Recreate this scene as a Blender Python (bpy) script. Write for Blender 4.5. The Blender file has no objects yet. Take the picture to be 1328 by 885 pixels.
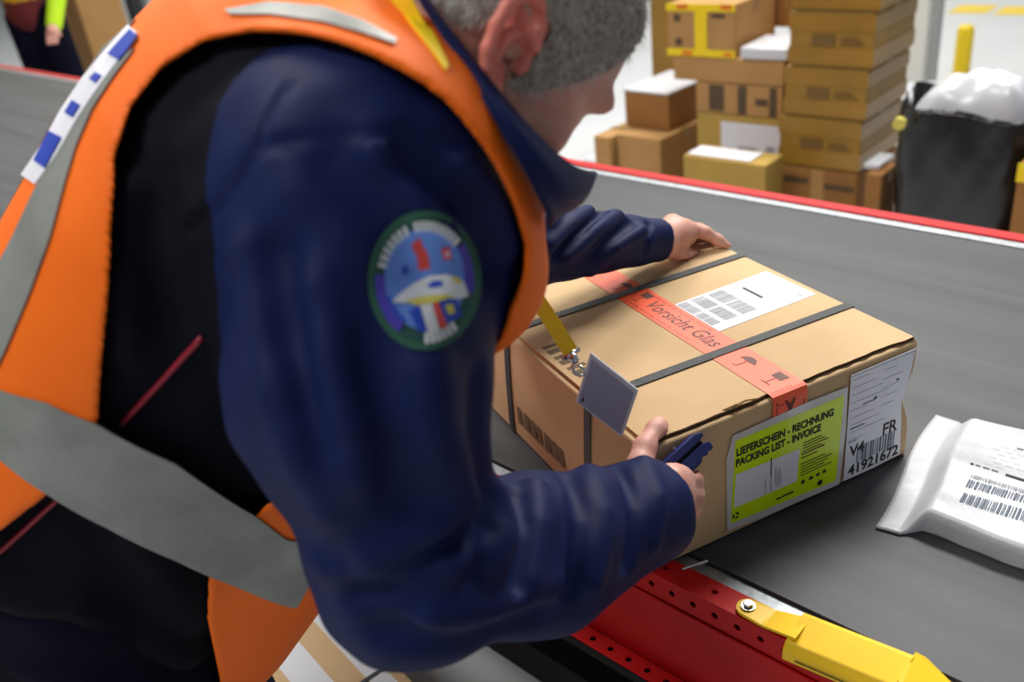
import bpy, bmesh, math, random
import numpy as np
from mathutils import Matrix, Vector
random.seed(4); RNG = np.random.default_rng(4)
SC = bpy.context.scene
COL = SC.collection
# ------------------------------------------------------------------ camera
BELT_Z = 0.80
CAM = np.array([0.0, 0.0, BELT_Z + 0.80])
FPX, PITCH, ROLL, HEAD = 1190.0, 0.4921, -0.1255, 0.8119
def cam_axes():
    cp, sp = math.cos(PITCH), math.sin(PITCH); c, s = math.cos(ROLL), math.sin(ROLL)
    rr = np.array([1.0, 0, 0]); uu = np.array([0, sp, cp]); ff = np.array([0, cp, -sp])
    rr, uu = c*rr + s*uu, -s*rr + c*uu
    Z = np.array([[math.cos(HEAD), -math.sin(HEAD), 0], [math.sin(HEAD), math.cos(HEAD), 0], [0, 0, 1]])
    return Z@rr, Z@uu, Z@ff
CR, CU, CF = cam_axes()
cd = bpy.data.cameras.new('camera'); co = bpy.data.objects.new('camera', cd); COL.objects.link(co)
cd.sensor_width = 36.0; cd.lens = FPX/1328.0*36.0; cd.clip_start = 0.02; cd.clip_end = 200
co.matrix_world = Matrix(((CR[0], CU[0], -CF[0], CAM[0]), (CR[1], CU[1], -CF[1], CAM[1]), (CR[2], CU[2], -CF[2], CAM[2]), (0, 0, 0, 1)))
cd.dof.use_dof = True; cd.dof.focus_distance = 1.16; cd.dof.aperture_fstop = 3.4
SC.camera = co
# ------------------------------------------------------------------ world, lamps, exposure
wd = bpy.data.worlds.new('hall_light'); SC.world = wd; wd.use_nodes = True
wd.node_tree.nodes['Background'].inputs[0].default_value = (0.80, 0.86, 0.95, 1)
wd.node_tree.nodes['Background'].inputs[1].default_value = 0.22
def area(name, loc, size, power, target, col=(1, .97, .92)):
    l = bpy.data.lights.new(name, 'AREA'); l.shape = 'RECTANGLE'; l.size, l.size_y = size; l.energy = power; l.color = col
    o = bpy.data.objects.new(name, l); COL.objects.link(o); o.location = loc
    o.rotation_euler = (Vector(target) - Vector(loc)).to_track_quat('-Z', 'Y').to_euler()
area('hall_and_fill_light', (-1.6, 4.6, 5.6), (2.6, .9), 390, (-.8, 1.0, .8))
area('hall_and_fill_light', (-8.0, 13.0, 6.5), (6.0, 1.5), 700, (-8.0, 18.0, 2.5))  # added fill: brightens the back wall and the belt's far reflections
area('hall_and_fill_light', (-4.5, 1.2, 5.6), (3.0, 1.0), 150, (-1.2, .6, 1.2))
area('hall_and_fill_light', (-1.6, -2.2, 5.2), (2.4, 1.0), 150, (-.9, .4, 1.0))
area('hall_and_fill_light', (-4.5, 7.6, 6.0), (5.0, 2.0), 290, (-3.5, 5.6, 0))
area('hall_and_fill_light', (-11.0, 5.0, 6.0), (5.0, 2.0), 260, (-9.0, 4.5, 0))
SC.view_settings.view_transform = 'Standard'; SC.view_settings.look = 'None'
SC.view_settings.exposure = 0.0; SC.view_settings.gamma = 1.0; SC.view_settings.use_curve_mapping = False

# ------------------------------------------------------------------ helpers
def ray(x, y): return (x-664.0)/FPX*CR - (y-442.5)/FPX*CU + CF
def at(x, y, d): return CAM + d*ray(x, y)           # a photo point at a real distance along the lens axis
def on_z(x, y, z):
    v = ray(x, y); return CAM + (z-CAM[2])/v[2]*v
def on_plane(x, y, o, n):
    v = ray(x, y); return CAM + ((o-CAM)@n)/(v@n)*v
def nrm(v): v = np.asarray(v, float); return v/np.linalg.norm(v)
def lin(*c):
    return tuple((v/255/12.92 if v/255 <= .04045 else ((v/255+.055)/1.055)**2.4) for v in c) + (1.0,)
MATS = {}
def mat(name, rgb, rough=.6, metal=0.0, var=.08, scale=40, bump=0.0, bscale=None, spec=.5, sheen=0, sub=0, stretch=(1, 1, 1), coat=0, rgb2=None, trans=0):
    m = bpy.data.materials.new(name); m.use_nodes = True; nt = m.node_tree; b = nt.nodes['Principled BSDF']
    c = lin(*rgb)
    b.inputs['Roughness'].default_value = rough; b.inputs['Metallic'].default_value = metal
    b.inputs['Specular IOR Level'].default_value = spec
    if sheen: b.inputs['Sheen Weight'].default_value = sheen; b.inputs['Sheen Roughness'].default_value = .4; b.inputs['Sheen Tint'].default_value = lin(*[min(255, v*1.6+30) for v in rgb])
    if sub: b.inputs['Subsurface Weight'].default_value = sub; b.inputs['Subsurface Radius'].default_value = (.008, .003, .0015); b.inputs['Subsurface Scale'].default_value = 1.0
    if coat: b.inputs['Coat Weight'].default_value = coat; b.inputs['Coat Roughness'].default_value = .15
    if trans: b.inputs['Transmission Weight'].default_value = trans
    tc = nt.nodes.new('ShaderNodeTexCoord'); mp = nt.nodes.new('ShaderNodeMapping'); mp.inputs['Scale'].default_value = stretch
    nt.links.new(tc.outputs['Object'], mp.inputs['Vector'])
    n = nt.nodes.new('ShaderNodeTexNoise'); n.inputs['Scale'].default_value = scale; n.inputs['Detail'].default_value = 5
    nt.links.new(mp.outputs['Vector'], n.inputs['Vector'])
    r = nt.nodes.new('ShaderNodeValToRGB'); r.color_ramp.elements[0].position = .3; r.color_ramp.elements[1].position = .7
    if rgb2 is not None: lo, hi = lin(*rgb2), c
    else: lo = tuple(v*(1-var) for v in c[:3]) + (1,); hi = tuple(min(1, v*(1+var)) for v in c[:3]) + (1,)
    r.color_ramp.elements[0].color = lo; r.color_ramp.elements[1].color = hi
    nt.links.new(n.outputs['Fac'], r.inputs['Fac']); nt.links.new(r.outputs['Color'], b.inputs['Base Color'])
    if bump:
        n2 = nt.nodes.new('ShaderNodeTexNoise'); n2.inputs['Scale'].default_value = bscale or scale*3; n2.inputs['Detail'].default_value = 4
        nt.links.new(mp.outputs['Vector'], n2.inputs['Vector'])
        bp = nt.nodes.new('ShaderNodeBump'); bp.inputs['Strength'].default_value = bump; bp.inputs['Distance'].default_value = .004
        nt.links.new(n2.outputs['Fac'], bp.inputs['Height']); nt.links.new(bp.outputs['Normal'], b.inputs['Normal'])
    MATS[name] = m; return m
def tag(o, label=None, cat=None, group=None, kind=None):
    if label: o['label'] = label
    if cat: o['category'] = cat
    if group: o['group'] = group
    if kind: o['kind'] = kind
    return o
def empty(name, loc=(0, 0, 0), rz=0.0, **kw):
    o = bpy.data.objects.new(name, None); COL.objects.link(o); o.location = loc; o.rotation_euler = (0, 0, rz); o.empty_display_size = .05
    return tag(o, **kw)
def mesh_obj(name, verts, faces, m, parent=None, smooth=False, bevel=0, **kw):
    me = bpy.data.meshes.new(name); me.from_pydata([tuple(map(float, v)) for v in verts], [], [tuple(f) for f in faces]); me.update()
    o = bpy.data.objects.new(name, me); COL.objects.link(o)
    for mm in (m if isinstance(m, (list, tuple)) else [m]): me.materials.append(MATS[mm])
    if smooth: me.polygons.foreach_set('use_smooth', [True]*len(me.polygons))
    if bevel:
        b = o.modifiers.new('edge', 'BEVEL'); b.width = bevel; b.segments = 2; b.limit_method = 'ANGLE'
    if parent is not None: o.parent = parent
    return tag(o, **kw)
def fast_mesh(name, V, Q, m, parent=None, **kw):
    me = bpy.data.meshes.new(name); me.vertices.add(len(V)); me.vertices.foreach_set('co', np.asarray(V, np.float32).ravel())
    me.loops.add(Q.size); me.loops.foreach_set('vertex_index', Q.astype(np.int32).ravel())
    me.polygons.add(len(Q)); me.polygons.foreach_set('loop_start', np.arange(0, Q.size, Q.shape[1], dtype=np.int32))
    me.polygons.foreach_set('loop_total', np.full(len(Q), Q.shape[1], np.int32))
    me.update(calc_edges=True); me.validate()
    me.polygons.foreach_set('use_smooth', np.ones(len(me.polygons), bool))
    o = bpy.data.objects.new(name, me); COL.objects.link(o)
    for mm in (m if isinstance(m, (list, tuple)) else [m]): me.materials.append(MATS[mm])
    if parent is not None: o.parent = parent
    return tag(o, **kw)
class MB:
    def __init__(s): s.v = []; s.f = []
    def box(s, a, b, M=None):
        x0, y0, z0 = a; x1, y1, z1 = b; n = len(s.v)
        vs = [(x0, y0, z0), (x1, y0, z0), (x1, y1, z0), (x0, y1, z0), (x0, y0, z1), (x1, y0, z1), (x1, y1, z1), (x0, y1, z1)]
        if M is not None: vs = [tuple(M @ Vector(v)) for v in vs]
        s.v += vs; s.f += [(n, n+3, n+2, n+1), (n+4, n+5, n+6, n+7), (n, n+1, n+5, n+4), (n+1, n+2, n+6, n+5), (n+2, n+3, n+7, n+6), (n+3, n, n+4, n+7)]
        return s
    def prism(s, pts, z0, z1, fn=lambda x, y, z: (x, y, z)):
        n = len(s.v); k = len(pts)
        s.v += [fn(x, y, z0) for x, y in pts] + [fn(x, y, z1) for x, y in pts]
        s.f += [tuple(range(n+k-1, n-1, -1)), tuple(range(n+k, n+2*k))] + [(n+i, n+(i+1) % k, n+k+(i+1) % k, n+k+i) for i in range(k)]
        return s
    def tube(s, pts, rad, seg=10, cap=True):
        pts = [np.asarray(p, float) for p in pts]; n0 = len(s.v); up = np.array([.3, .2, .93])
        rads = rad if isinstance(rad, (list, tuple)) else [rad]*len(pts)
        for i, p in enumerate(pts):
            t = nrm(pts[min(i+1, len(pts)-1)] - pts[max(i-1, 0)]); a = nrm(np.cross(t, up) if abs(t@up) < .95 else np.cross(t, [1, 0, 0])); b = np.cross(t, a)
            for k in range(seg):
                th = 2*math.pi*k/seg; s.v.append(tuple(p + rads[i]*(math.cos(th)*a + math.sin(th)*b)))
        for i in range(len(pts)-1):
            for k in range(seg):
                s.f.append((n0+i*seg+k, n0+i*seg+(k+1) % seg, n0+(i+1)*seg+(k+1) % seg, n0+(i+1)*seg+k))
        if cap:
            s.f.append(tuple(range(n0+seg-1, n0-1, -1))); e = n0+(len(pts)-1)*seg; s.f.append(tuple(range(e, e+seg)))
        return s
    def build(s, name, m, parent=None, **kw): return mesh_obj(name, s.v, s.f, m, parent, **kw)
def slab(P, Nn, th):
    """closed thin slab from a grid of points P[n,m,3] with outward normals Nn"""
    n, m, _ = P.shape; A = (P+Nn*th).reshape(-1, 3); B = P.reshape(-1, 3); V = np.concatenate([A, B]); k = n*m; F = []
    for i in range(n-1):
        for j in range(m-1):
            a, b, c, d = i*m+j, i*m+j+1, (i+1)*m+j+1, (i+1)*m+j
            F += [(a, b, c, d), (k+d, k+c, k+b, k+a)]
    for i in range(n-1): F += [(i*m, (i+1)*m, k+(i+1)*m, k+i*m), (i*m+m-1, k+i*m+m-1, k+(i+1)*m+m-1, (i+1)*m+m-1)]
    for j in range(m-1): F += [(j, k+j, k+j+1, j+1), ((n-1)*m+j, (n-1)*m+j+1, k+(n-1)*m+j+1, k+(n-1)*m+j)]
    return V, F
def text(name, s, size, o, ex, ey, m, parent=None, bold=0.0, shear=0.0, align='LEFT', sx=1.0):
    cu = bpy.data.curves.new(name, 'FONT'); cu.body = s; cu.size = size; cu.offset = bold; cu.shear = shear; cu.align_x = align; cu.resolution_u = 3
    t = bpy.data.objects.new(name, cu); COL.objects.link(t)
    me = bpy.data.meshes.new_from_object(t.evaluated_get(bpy.context.evaluated_depsgraph_get()))
    bpy.data.objects.remove(t)
    ex, ey, o = nrm(ex), nrm(ey), np.asarray(o, float)
    for v in me.vertices: p = o + v.co.x*sx*ex + v.co.y*ey; v.co = p
    me.name = name; ob = bpy.data.objects.new(name, me); COL.objects.link(ob); me.materials.clear(); me.materials.append(MATS[m])
    if parent is not None: ob.parent = parent
    return ob
def rects(name, rs, o, ex, ey, m, parent=None, lift=0.0):
    """flat print: rectangles (x0,y0,x1,y1) on the plane o,ex,ey"""
    ez = np.cross(ex, ey); mb = MB()
    if 1 < len(rs) <= 8:                      # a few marks: each its own piece
        for r_ in rs: o_ = rects(name, [r_], o, ex, ey, m, parent, lift)
        return o_
    for x0, y0, x1, y1 in rs:
        n = len(mb.v); mb.v += [tuple(o+x*ex+y*ey+lift*ez) for x, y in ((x0, y0), (x1, y0), (x1, y1), (x0, y1))]; mb.f.append((n, n+1, n+2, n+3))
    return mb.build(name, m, parent, kind='stuff' if len(rs) > 1 else None)
def polys(name, ps, o, ex, ey, m, parent=None, lift=0.0):
    ez = np.cross(ex, ey); mb = MB()
    for p in ps:
        n = len(mb.v); mb.v += [tuple(o+x*ex+y*ey+lift*ez) for x, y in p]; mb.f.append(tuple(range(n, n+len(p))))
    return mb.build(name, m, parent)
def barcode(x0, y0, w, h, n, rng, vertical=False):
    out = []; t = 0.0
    seq = [(rng.choice([1, 1, 2, 3]), rng.choice([1, 1, 2])) for _ in range(n)]; tot = sum(a+b for a, b in seq)
    for a, b in seq:
        p, q = t/tot, (t+a)/tot; t += a+b
        out.append((x0+p*w, y0, x0+q*w, y0+h) if not vertical else (x0, y0+p*h, x0+w, y0+q*h))
    return out
# ------------------------------------------------------------------ materials
mat('cardboard', (202, 172, 131), .85, var=.07, scale=9, bump=.08, bscale=260, spec=.25)
mat('cardboard_edge', (176, 142, 96), .9, var=.25, scale=220, bump=.5, bscale=500, spec=.2)
mat('cardboard_flute', (92, 68, 40), .95, var=.3, scale=300)
mat('carton_brown', (148, 104, 56), .85, var=.10, scale=6, bump=.05, spec=.3)
mat('carton_olive', (146, 110, 34), .55, var=.18, scale=5, bump=.1, bscale=20, spec=.5)
mat('carton_tan', (172, 132, 82), .85, var=.08, scale=6, spec=.3)
mat('carton_yellowish', (172, 142, 70), .8, var=.08, scale=6, spec=.3)
mat('film_print', (112, 82, 34), .6, var=.2, scale=30)
mat('carton_print', (84, 68, 46), .85, var=.2, scale=30)
mat('packing_tape', (150, 112, 54), .35, var=.1, scale=20)
mat('warn_tape_yellow', (236, 206, 16), .5, var=.05)
mat('warn_tape_red', (216, 110, 20), .5, var=.05)
mat('belt_rubber', (60, 62, 65), .48, var=.34, scale=5, bump=.10, bscale=420, spec=.34, stretch=(.12, 3.2, 1))
mat('galvanised', (158, 163, 167), .48, metal=.75, var=.2, scale=90, bump=.12, bscale=500)
mat('red_paint', (188, 7, 12), .5, var=.10, scale=14, bump=.03, spec=.28)
mat('dark_steel', (44, 46, 48), .6, metal=.3, var=.2, scale=20)
mat('hole_dark', (10, 9, 9), .9)
mat('yellow_paint', (246, 200, 8), .42, var=.05, scale=18, bump=.04, bscale=90)
mat('yellow_sticker', (214, 196, 40), .5, var=.04)
mat('bolt_steel', (150, 150, 148), .25, metal=1.0, var=.1)
mat('concrete', (196, 199, 201), .35, var=.05, scale=1.5, bump=.02, spec=.5)
mat('hall_wall', (205, 205, 200), .8, var=.03, scale=2)
mat('pillar_white', (214, 213, 205), .7, var=.03, scale=3)
mat('white_paper', (216, 218, 224), .6, var=.015, scale=20)
mat('label_paper', (226, 228, 238), .38, var=.02, scale=14, bump=.10, bscale=30)
mat('ink', (34, 34, 38), .7, var=.1)
mat('ink_grey', (150, 152, 160), .7, var=.1)
mat('ink_blue', (88, 100, 116), .7, var=.1)
mat('ink_on_box', (112, 94, 70), .85, var=.2, scale=60)
mat('ink_on_tape', (92, 38, 26), .6, var=.15, scale=80)
mat('pouch_plastic', (206, 206, 204), .12, var=.03, scale=30, bump=.25, bscale=45, spec=.7)
mat('pouch_green', (212, 244, 8), .22, var=.03, scale=20, bump=.18, bscale=40, spec=.6)
mat('strap_black', (52, 55, 58), .45, var=.12, scale=200, bump=.6, bscale=420)
mat('glas_tape', (252, 96, 54), .42, var=.04, scale=30, spec=.4)
mat('mailer_white', (190, 192, 198), .34, var=.01, scale=10, bump=.45, bscale=26)
mat('bag_black', (16, 16, 18), .28, var=.2, scale=8, bump=.5, bscale=14, spec=.6)
mat('film_white', (204, 207, 213), .25, var=.02, scale=5, bump=.25, bscale=8, spec=.7)
mat('skin', (214, 166, 150), .5, var=.10, scale=55, bump=.10, bscale=300, sub=.12, rgb2=(204, 142, 126))
mat('skin_ear', (222, 128, 112), .45, var=.08, scale=40, sub=.2)
mat('nail', (216, 160, 144), .55, var=.03)
mat('hair_grey', (182, 174, 164), .6, var=.3, scale=220, bump=.8, bscale=420, rgb2=(112, 101, 90))
mat('hair_strand', (222, 216, 208), .5, var=.3, scale=90, rgb2=(138, 128, 116))
mat('eye_white', (225, 220, 214), .2, var=.02)
mat('eye_dark', (40, 32, 28), .2)
mat('lip', (172, 98, 88), .5)
mat('jacket_navy', (13, 26, 72), .62, var=.12, scale=30, bump=.10, bscale=900, spec=.17)
mat('jacket_black', (9, 10, 21), .8, var=.12, scale=30, bump=.10, bscale=900, spec=.12)
mat('piping_red', (150, 14, 44), .5, var=.05)
mat('vest_orange', (255, 112, 8), .62, var=.05, scale=18, bump=.08, bscale=700, spec=.3)
mat('reflective', (138, 141, 136), .42, metal=.12, var=.16, scale=18, bump=.55, bscale=22, spec=.4)
mat('emblem_blue', (24, 60, 176), .5, var=.05)
mat('emblem_white', (232, 232, 240), .5, var=.02)
mat('trousers', (10, 12, 28), .9, var=.15, scale=30, bump=.1, spec=.1)
mat('boot', (24, 22, 21), .5, var=.1)
mat('lanyard_yellow', (255, 214, 10), .55, var=.03, scale=120, bump=.12, bscale=500)
mat('chrome', (205, 205, 208), .16, metal=1.0, var=.05)
mat('badge_clear', (224, 228, 236), .18, var=.02, spec=.7)
mat('badge_card', (170, 170, 192), .45, var=.04, scale=8, spec=.6)
mat('tool_blue', (34, 44, 104), .4, var=.08, spec=.5)
mat('patch_green', (40, 92, 72), .7, var=.08, bump=.3, bscale=800)
mat('patch_sky', (98, 140, 220), .7, var=.10, scale=60)
mat('patch_blue', (36, 72, 184), .7, var=.08)
mat('patch_purple', (70, 56, 170), .7, var=.08)
mat('patch_teal', (28, 78, 74), .7)
mat('patch_white', (214, 218, 222), .7, var=.05)
mat('patch_red', (214, 70, 62), .7, var=.08)
mat('patch_yellow', (206, 196, 90), .7, var=.08)
mat('hivis_yellow', (190, 235, 12), .6, var=.05)
mat('vest_dark_red', (92, 14, 20), .7, var=.1)
mat('vest_amber', (196, 150, 18), .6, var=.1)
mat('bollard_yellow', (232, 200, 10), .45, var=.05)
mat('rack_grey', (168, 170, 168), .5, var=.05)
mat('wrap_film', (200, 208, 216), .25, var=.08, scale=6, bump=.3, bscale=10)
mat('stretch_film', (150, 112, 38), .38, var=.15, scale=5, bump=.4, bscale=9, spec=.5)
# ------------------------------------------------------------------ the setting
X = np.array([1.0, 0, 0]); Y = np.array([0, 1.0, 0]); Z = np.array([0, 0, 1.0])
MB().box((-24, -6, -.1), (12, 18, 0)).build('floor', 'concrete', kind='structure')
MB().box((-24, 18, 0), (12, 18.2, 7)).build('wall_back', 'hall_wall', kind='structure')
MB().box((-24.2, -6, 0), (-24, 18, 7)).build('wall_left', 'hall_wall', kind='structure')
# ------------------------------------------------------------------ belt conveyor
cv = empty('belt_conveyor', (0, .74, 0), label='long grey rubber belt conveyor with red perforated side frame', cat='conveyor')
off = np.array([0, .74, 0])
def loc(mb):
    mb.v = [(v[0], v[1]-off[1], v[2]) for v in mb.v]; return mb
X0, X1 = -13.0, 2.2
YN, YF = .739, 1.837
loc(MB().box((X0, YN, BELT_Z-.012), (X1, YF, BELT_Z))).build('belt', 'belt_rubber', cv)
loc(MB().box((X0, YN+.03, BELT_Z-.06), (X1, YF-.03, BELT_Z-.0125))).build('slider_bed', 'dark_steel', cv)
loc(MB().box((X0, YN+.03, .50), (X1, YF-.03, .512))).build('return_belt', 'dark_steel', cv)
loc(MB().box((X0, .712, BELT_Z-.016), (X1, .7375, BELT_Z-.005))).build('wear_strip', 'galvanised', cv, label='galvanised strip beside the belt')
loc(MB().box((X0, YF+.002, BELT_Z-.016), (X1, YF+.028, BELT_Z+.002))).build('wear_strip', 'galvanised', cv)
def hole_strip(mb, o, ex, ey, length, width, pitch, rad, th, seg=12):
    """plate o + [0..length]ex + [0..width]ey with a row of round holes, thickness th along -ex×ey"""
    ez = np.cross(ex, ey); n = int(length/pitch)
    def put(pts): k = len(mb.v); mb.v.extend(tuple(p) for p in pts); return k
    for i in range(n):
        cx, cy = (i+.5)*pitch, width/2
        ring = [(cx+rad*math.cos(2*math.pi*k/seg), cy+rad*math.sin(2*math.pi*k/seg)) for k in range(seg)]
        outer = []
        for k in range(seg):
            c, s = math.cos(2*math.pi*k/seg), math.sin(2*math.pi*k/seg); t = min((pitch/2)/max(abs(c), 1e-6), (width/2)/max(abs(s), 1e-6))
            outer.append((cx+c*t, cy+s*t))
        # corners
        k0 = put([o+x*ex+y*ey for x, y in ring] + [o+x*ex+y*ey for x, y in outer] + [o+x*ex+y*ey-th*ez for x, y in ring])
        for k in range(seg):
            j = (k+1) % seg
            mb.f += [(k0+k, k0+seg+k, k0+seg+j, k0+j), (k0+k, k0+j, k0+2*seg+j, k0+2*seg+k)]
        cs = [(i*pitch+pitch, width), (i*pitch, width), (i*pitch, 0), (i*pitch+pitch, 0)]
        for (a, b) in cs:
            # triangle between the two outer points that straddle the corner
            best = sorted(range(seg), key=lambda k: (outer[k][0]-a)**2+(outer[k][1]-b)**2)[:2]
            k1 = put([o+a*ex+b*ey]); p, q = best
            x1, y1 = outer[p][0]-a, outer[p][1]-b; x2, y2 = outer[q][0]-a, outer[q][1]-b
            mb.f.append((k1, k0+seg+p, k0+seg+q) if x1*y2-x2*y1 > 0 else (k1, k0+seg+q, k0+seg+p))
    return mb
YO = .682                                             # outer face of the side frame
fl = hole_strip(MB(), np.array([-3.0, YO, BELT_Z]), X, Y, 4.2, .034, .07, .0042, .003)
fl.box((-3.0, YO+.0335, BELT_Z-.04), (1.2, .7165, BELT_Z-.0005)).box((X0, YO, BELT_Z-.004), (-3.0, .7165, BELT_Z)).box((1.2, YO, BELT_Z-.004), (X1, .7165, BELT_Z))
fl.box((-3.0, YO+.004, BELT_Z-.0045), (1.2, YO+.033, BELT_Z-.0042))
sf = loc(fl).build('side_frame', 'red_paint', cv, label='red painted perforated side frame')
lip = hole_strip(MB(), np.array([-3.0, YO, BELT_Z-.037]), X, Z, 4.2, .037, .03, .0046, .003)
lip.box((X0, YO-.001, BELT_Z-.037), (-3.0, YO+.003, BELT_Z)).box((1.2, YO-.001, BELT_Z-.037), (X1, YO+.003, BELT_Z))
loc(lip).build('frame_lip', 'red_paint', cv)
loc(MB().box((X0, YO-.004, BELT_Z-.155), (X1, YO+.0, BELT_Z-.0375))).build('frame_web', 'red_paint', cv, bevel=.0015)
low = hole_strip(MB(), np.array([-3.0, YO-.032, BELT_Z-.155]), X, Y, 4.2, .028, .03, .0045, .003)
low.box((X0, YO-.032, BELT_Z-.158), (-3.0, YO-.004, BELT_Z-.155)).box((1.2, YO-.032, BELT_Z-.158), (X1, YO-.004, BELT_Z-.155))
loc(low).build('lower_flange', 'red_paint', cv)
loc(MB().box((X0, YO+.006, BELT_Z-.16), (X1, YO+.03, BELT_Z-.006))).build('dark_hole_backing', 'hole_dark', cv)  # near-black backing, its colour stands in for shade behind the lip holes
loc(MB().box((X0, YO-.030, BELT_Z-.175), (X1, YO+.02, BELT_Z-.160))).build('lower_dark_backing', 'hole_dark', cv)  # same near-black in place of shade below the lower flange holes
loc(MB().box((X0, YF+.028, BELT_Z-.16), (X1, YF+.062, BELT_Z+.006))).build('far_side_frame', 'red_paint', cv)
for k in range(9):
    x = -12.2+k*1.7
    for y in (YN+.01, YF-.05):
        loc(MB().box((x, y, 0), (x+.07, y+.06, BELT_Z-.06)).box((x-.05, y-.03, 0), (x+.12, y+.09, .012))).build('leg', 'dark_steel', cv)
loc(MB().box((X0, .77, .30), (X1, .83, .38))).build('lower_beam', 'dark_steel', cv)
loc(MB().tube([(-.497, .708, BELT_Z+.0), (-.480, .738, BELT_Z+.001)], .0022, 8)).build('axle_pin', 'chrome', cv)
# yellow guard bracket bolted on the red flange
gb = empty('guard_bracket', (0, 0, 0)); gb.parent = cv; gb['label'] = 'yellow painted sheet metal guard bracket'
gb.location = (0, -.74, 0); gb.location = (0, 0, 0)
def G(mb): return loc(mb)
bx0, bx1, zt = -.340, -.222, .8195
# cross-section (y,z) of the folded cover, swept along x with small skew
sec = [(.6665, .787), (.666, .801), (.673, .8105), (.7085, .8195), (.7150, .8180), (.7150, .8155), (.7085, .8165), (.675, .8075), (.669, .800), (.6695, .787)]
def skew(x, y, z): return (x, y+(x-bx0)*.10, z)
m = MB(); m.v = [skew(bx0, y, z) for y, z in sec]+[skew(bx1, y, z) for y, z in sec]; k = len(sec)
m.f = [tuple(range(k)), tuple(range(2*k-1, k-1, -1))]+[(i, k+i, k+(i+1) % k, (i+1) % k) for i in range(k)]
G(m).build('cover', 'yellow_paint', gb, bevel=.0012)
m = MB(); th = np.linspace(math.pi/2, 3*math.pi/2, 9)
tab = [(-.399+.0135*math.cos(t), .6965+.0135*math.sin(t)) for t in th]
tab = tab + [(-.372, .680), (bx0+.010, .676), (bx0+.010, .712), (-.370, .709)]
m.prism(tab, 0, .0035, lambda x, y, z: (x, y, BELT_Z+.002+z+max(0, min(1, (x+.378)/.04))*.012))
G(m).build('mounting_tab', 'yellow_paint', gb)
m = MB(); wing = [(bx1-.002, .684), (bx1+.004, .680), (bx1+.05, .698), (bx1+.046, .722), (bx1+.008, .731), (bx1-.002, .729)]
m.prism(wing, 0, .0035, lambda x, y, z: (x, y+.003, .8145+z-max(0, x-bx1)*.35))
G(m).build('end_wing', 'yellow_paint', gb)
for a, b, y, z, dz in ((bx0+.012, bx1-.006, .712, .8258, .0006), (bx0+.015, bx1-.008, .666, .794, .001)):
    mm = MB()
    if dz < .001: mm.v = [skew(a, y-.003, z), skew(b, y-.003, z), skew(b, y-.0015, z), skew(a, y-.0015, z)]; mm.v = [(p[0], p[1], zt+.0003-(.0035)*.23) for p in mm.v]
    else: mm.v = [skew(a, y-.0011, z-.001), skew(b, y-.0011, z-.001), skew(b, y-.0011, z+.001), skew(a, y-.0011, z+.001)]
    mm.f = [(0, 1, 2, 3)]
    G(mm).build('slot', 'hole_dark', gb)
m = MB().tube([(-.399, .6965, BELT_Z+.0055), (-.399, .6965, BELT_Z+.0085)], .0085, 20); m.tube([(-.399, .6965, BELT_Z+.0085), (-.399, .6965, BELT_Z+.0125)], [.0062, .0052], 6)
G(m).build('bolt', 'bolt_steel', gb)
# sticker on the lip
s0 = np.array([-.303, YO-.0052, .7575]); so = s0-off
st = rects('sticker', [(0, -.05, .075, 0)], so, X, Z, 'yellow_sticker', cv); st['label'] = 'yellow warning sticker with dark lettering'
rects('sticker_print', barcode(.006, -.010, .060, .0055, 14, random) + barcode(.010, -.021, .05, .0055, 11, random), so, X, Z, 'ink', st, lift=.0004)

# ------------------------------------------------------------------ the strapped box in hand
BW, BD, BH, BYAW = .4238, .462, .180, 1.217
e1 = np.array([math.cos(BYAW), math.sin(BYAW), 0]); e2 = np.array([-math.sin(BYAW), math.cos(BYAW), 0])
BN = np.array([-.525, .682, BELT_Z+.0008])
bxo = empty('cardboard_box', tuple(BN), BYAW, label='strapped brown cardboard box with orange glass-warning tape and green packing list pouch', cat='box')
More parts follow.
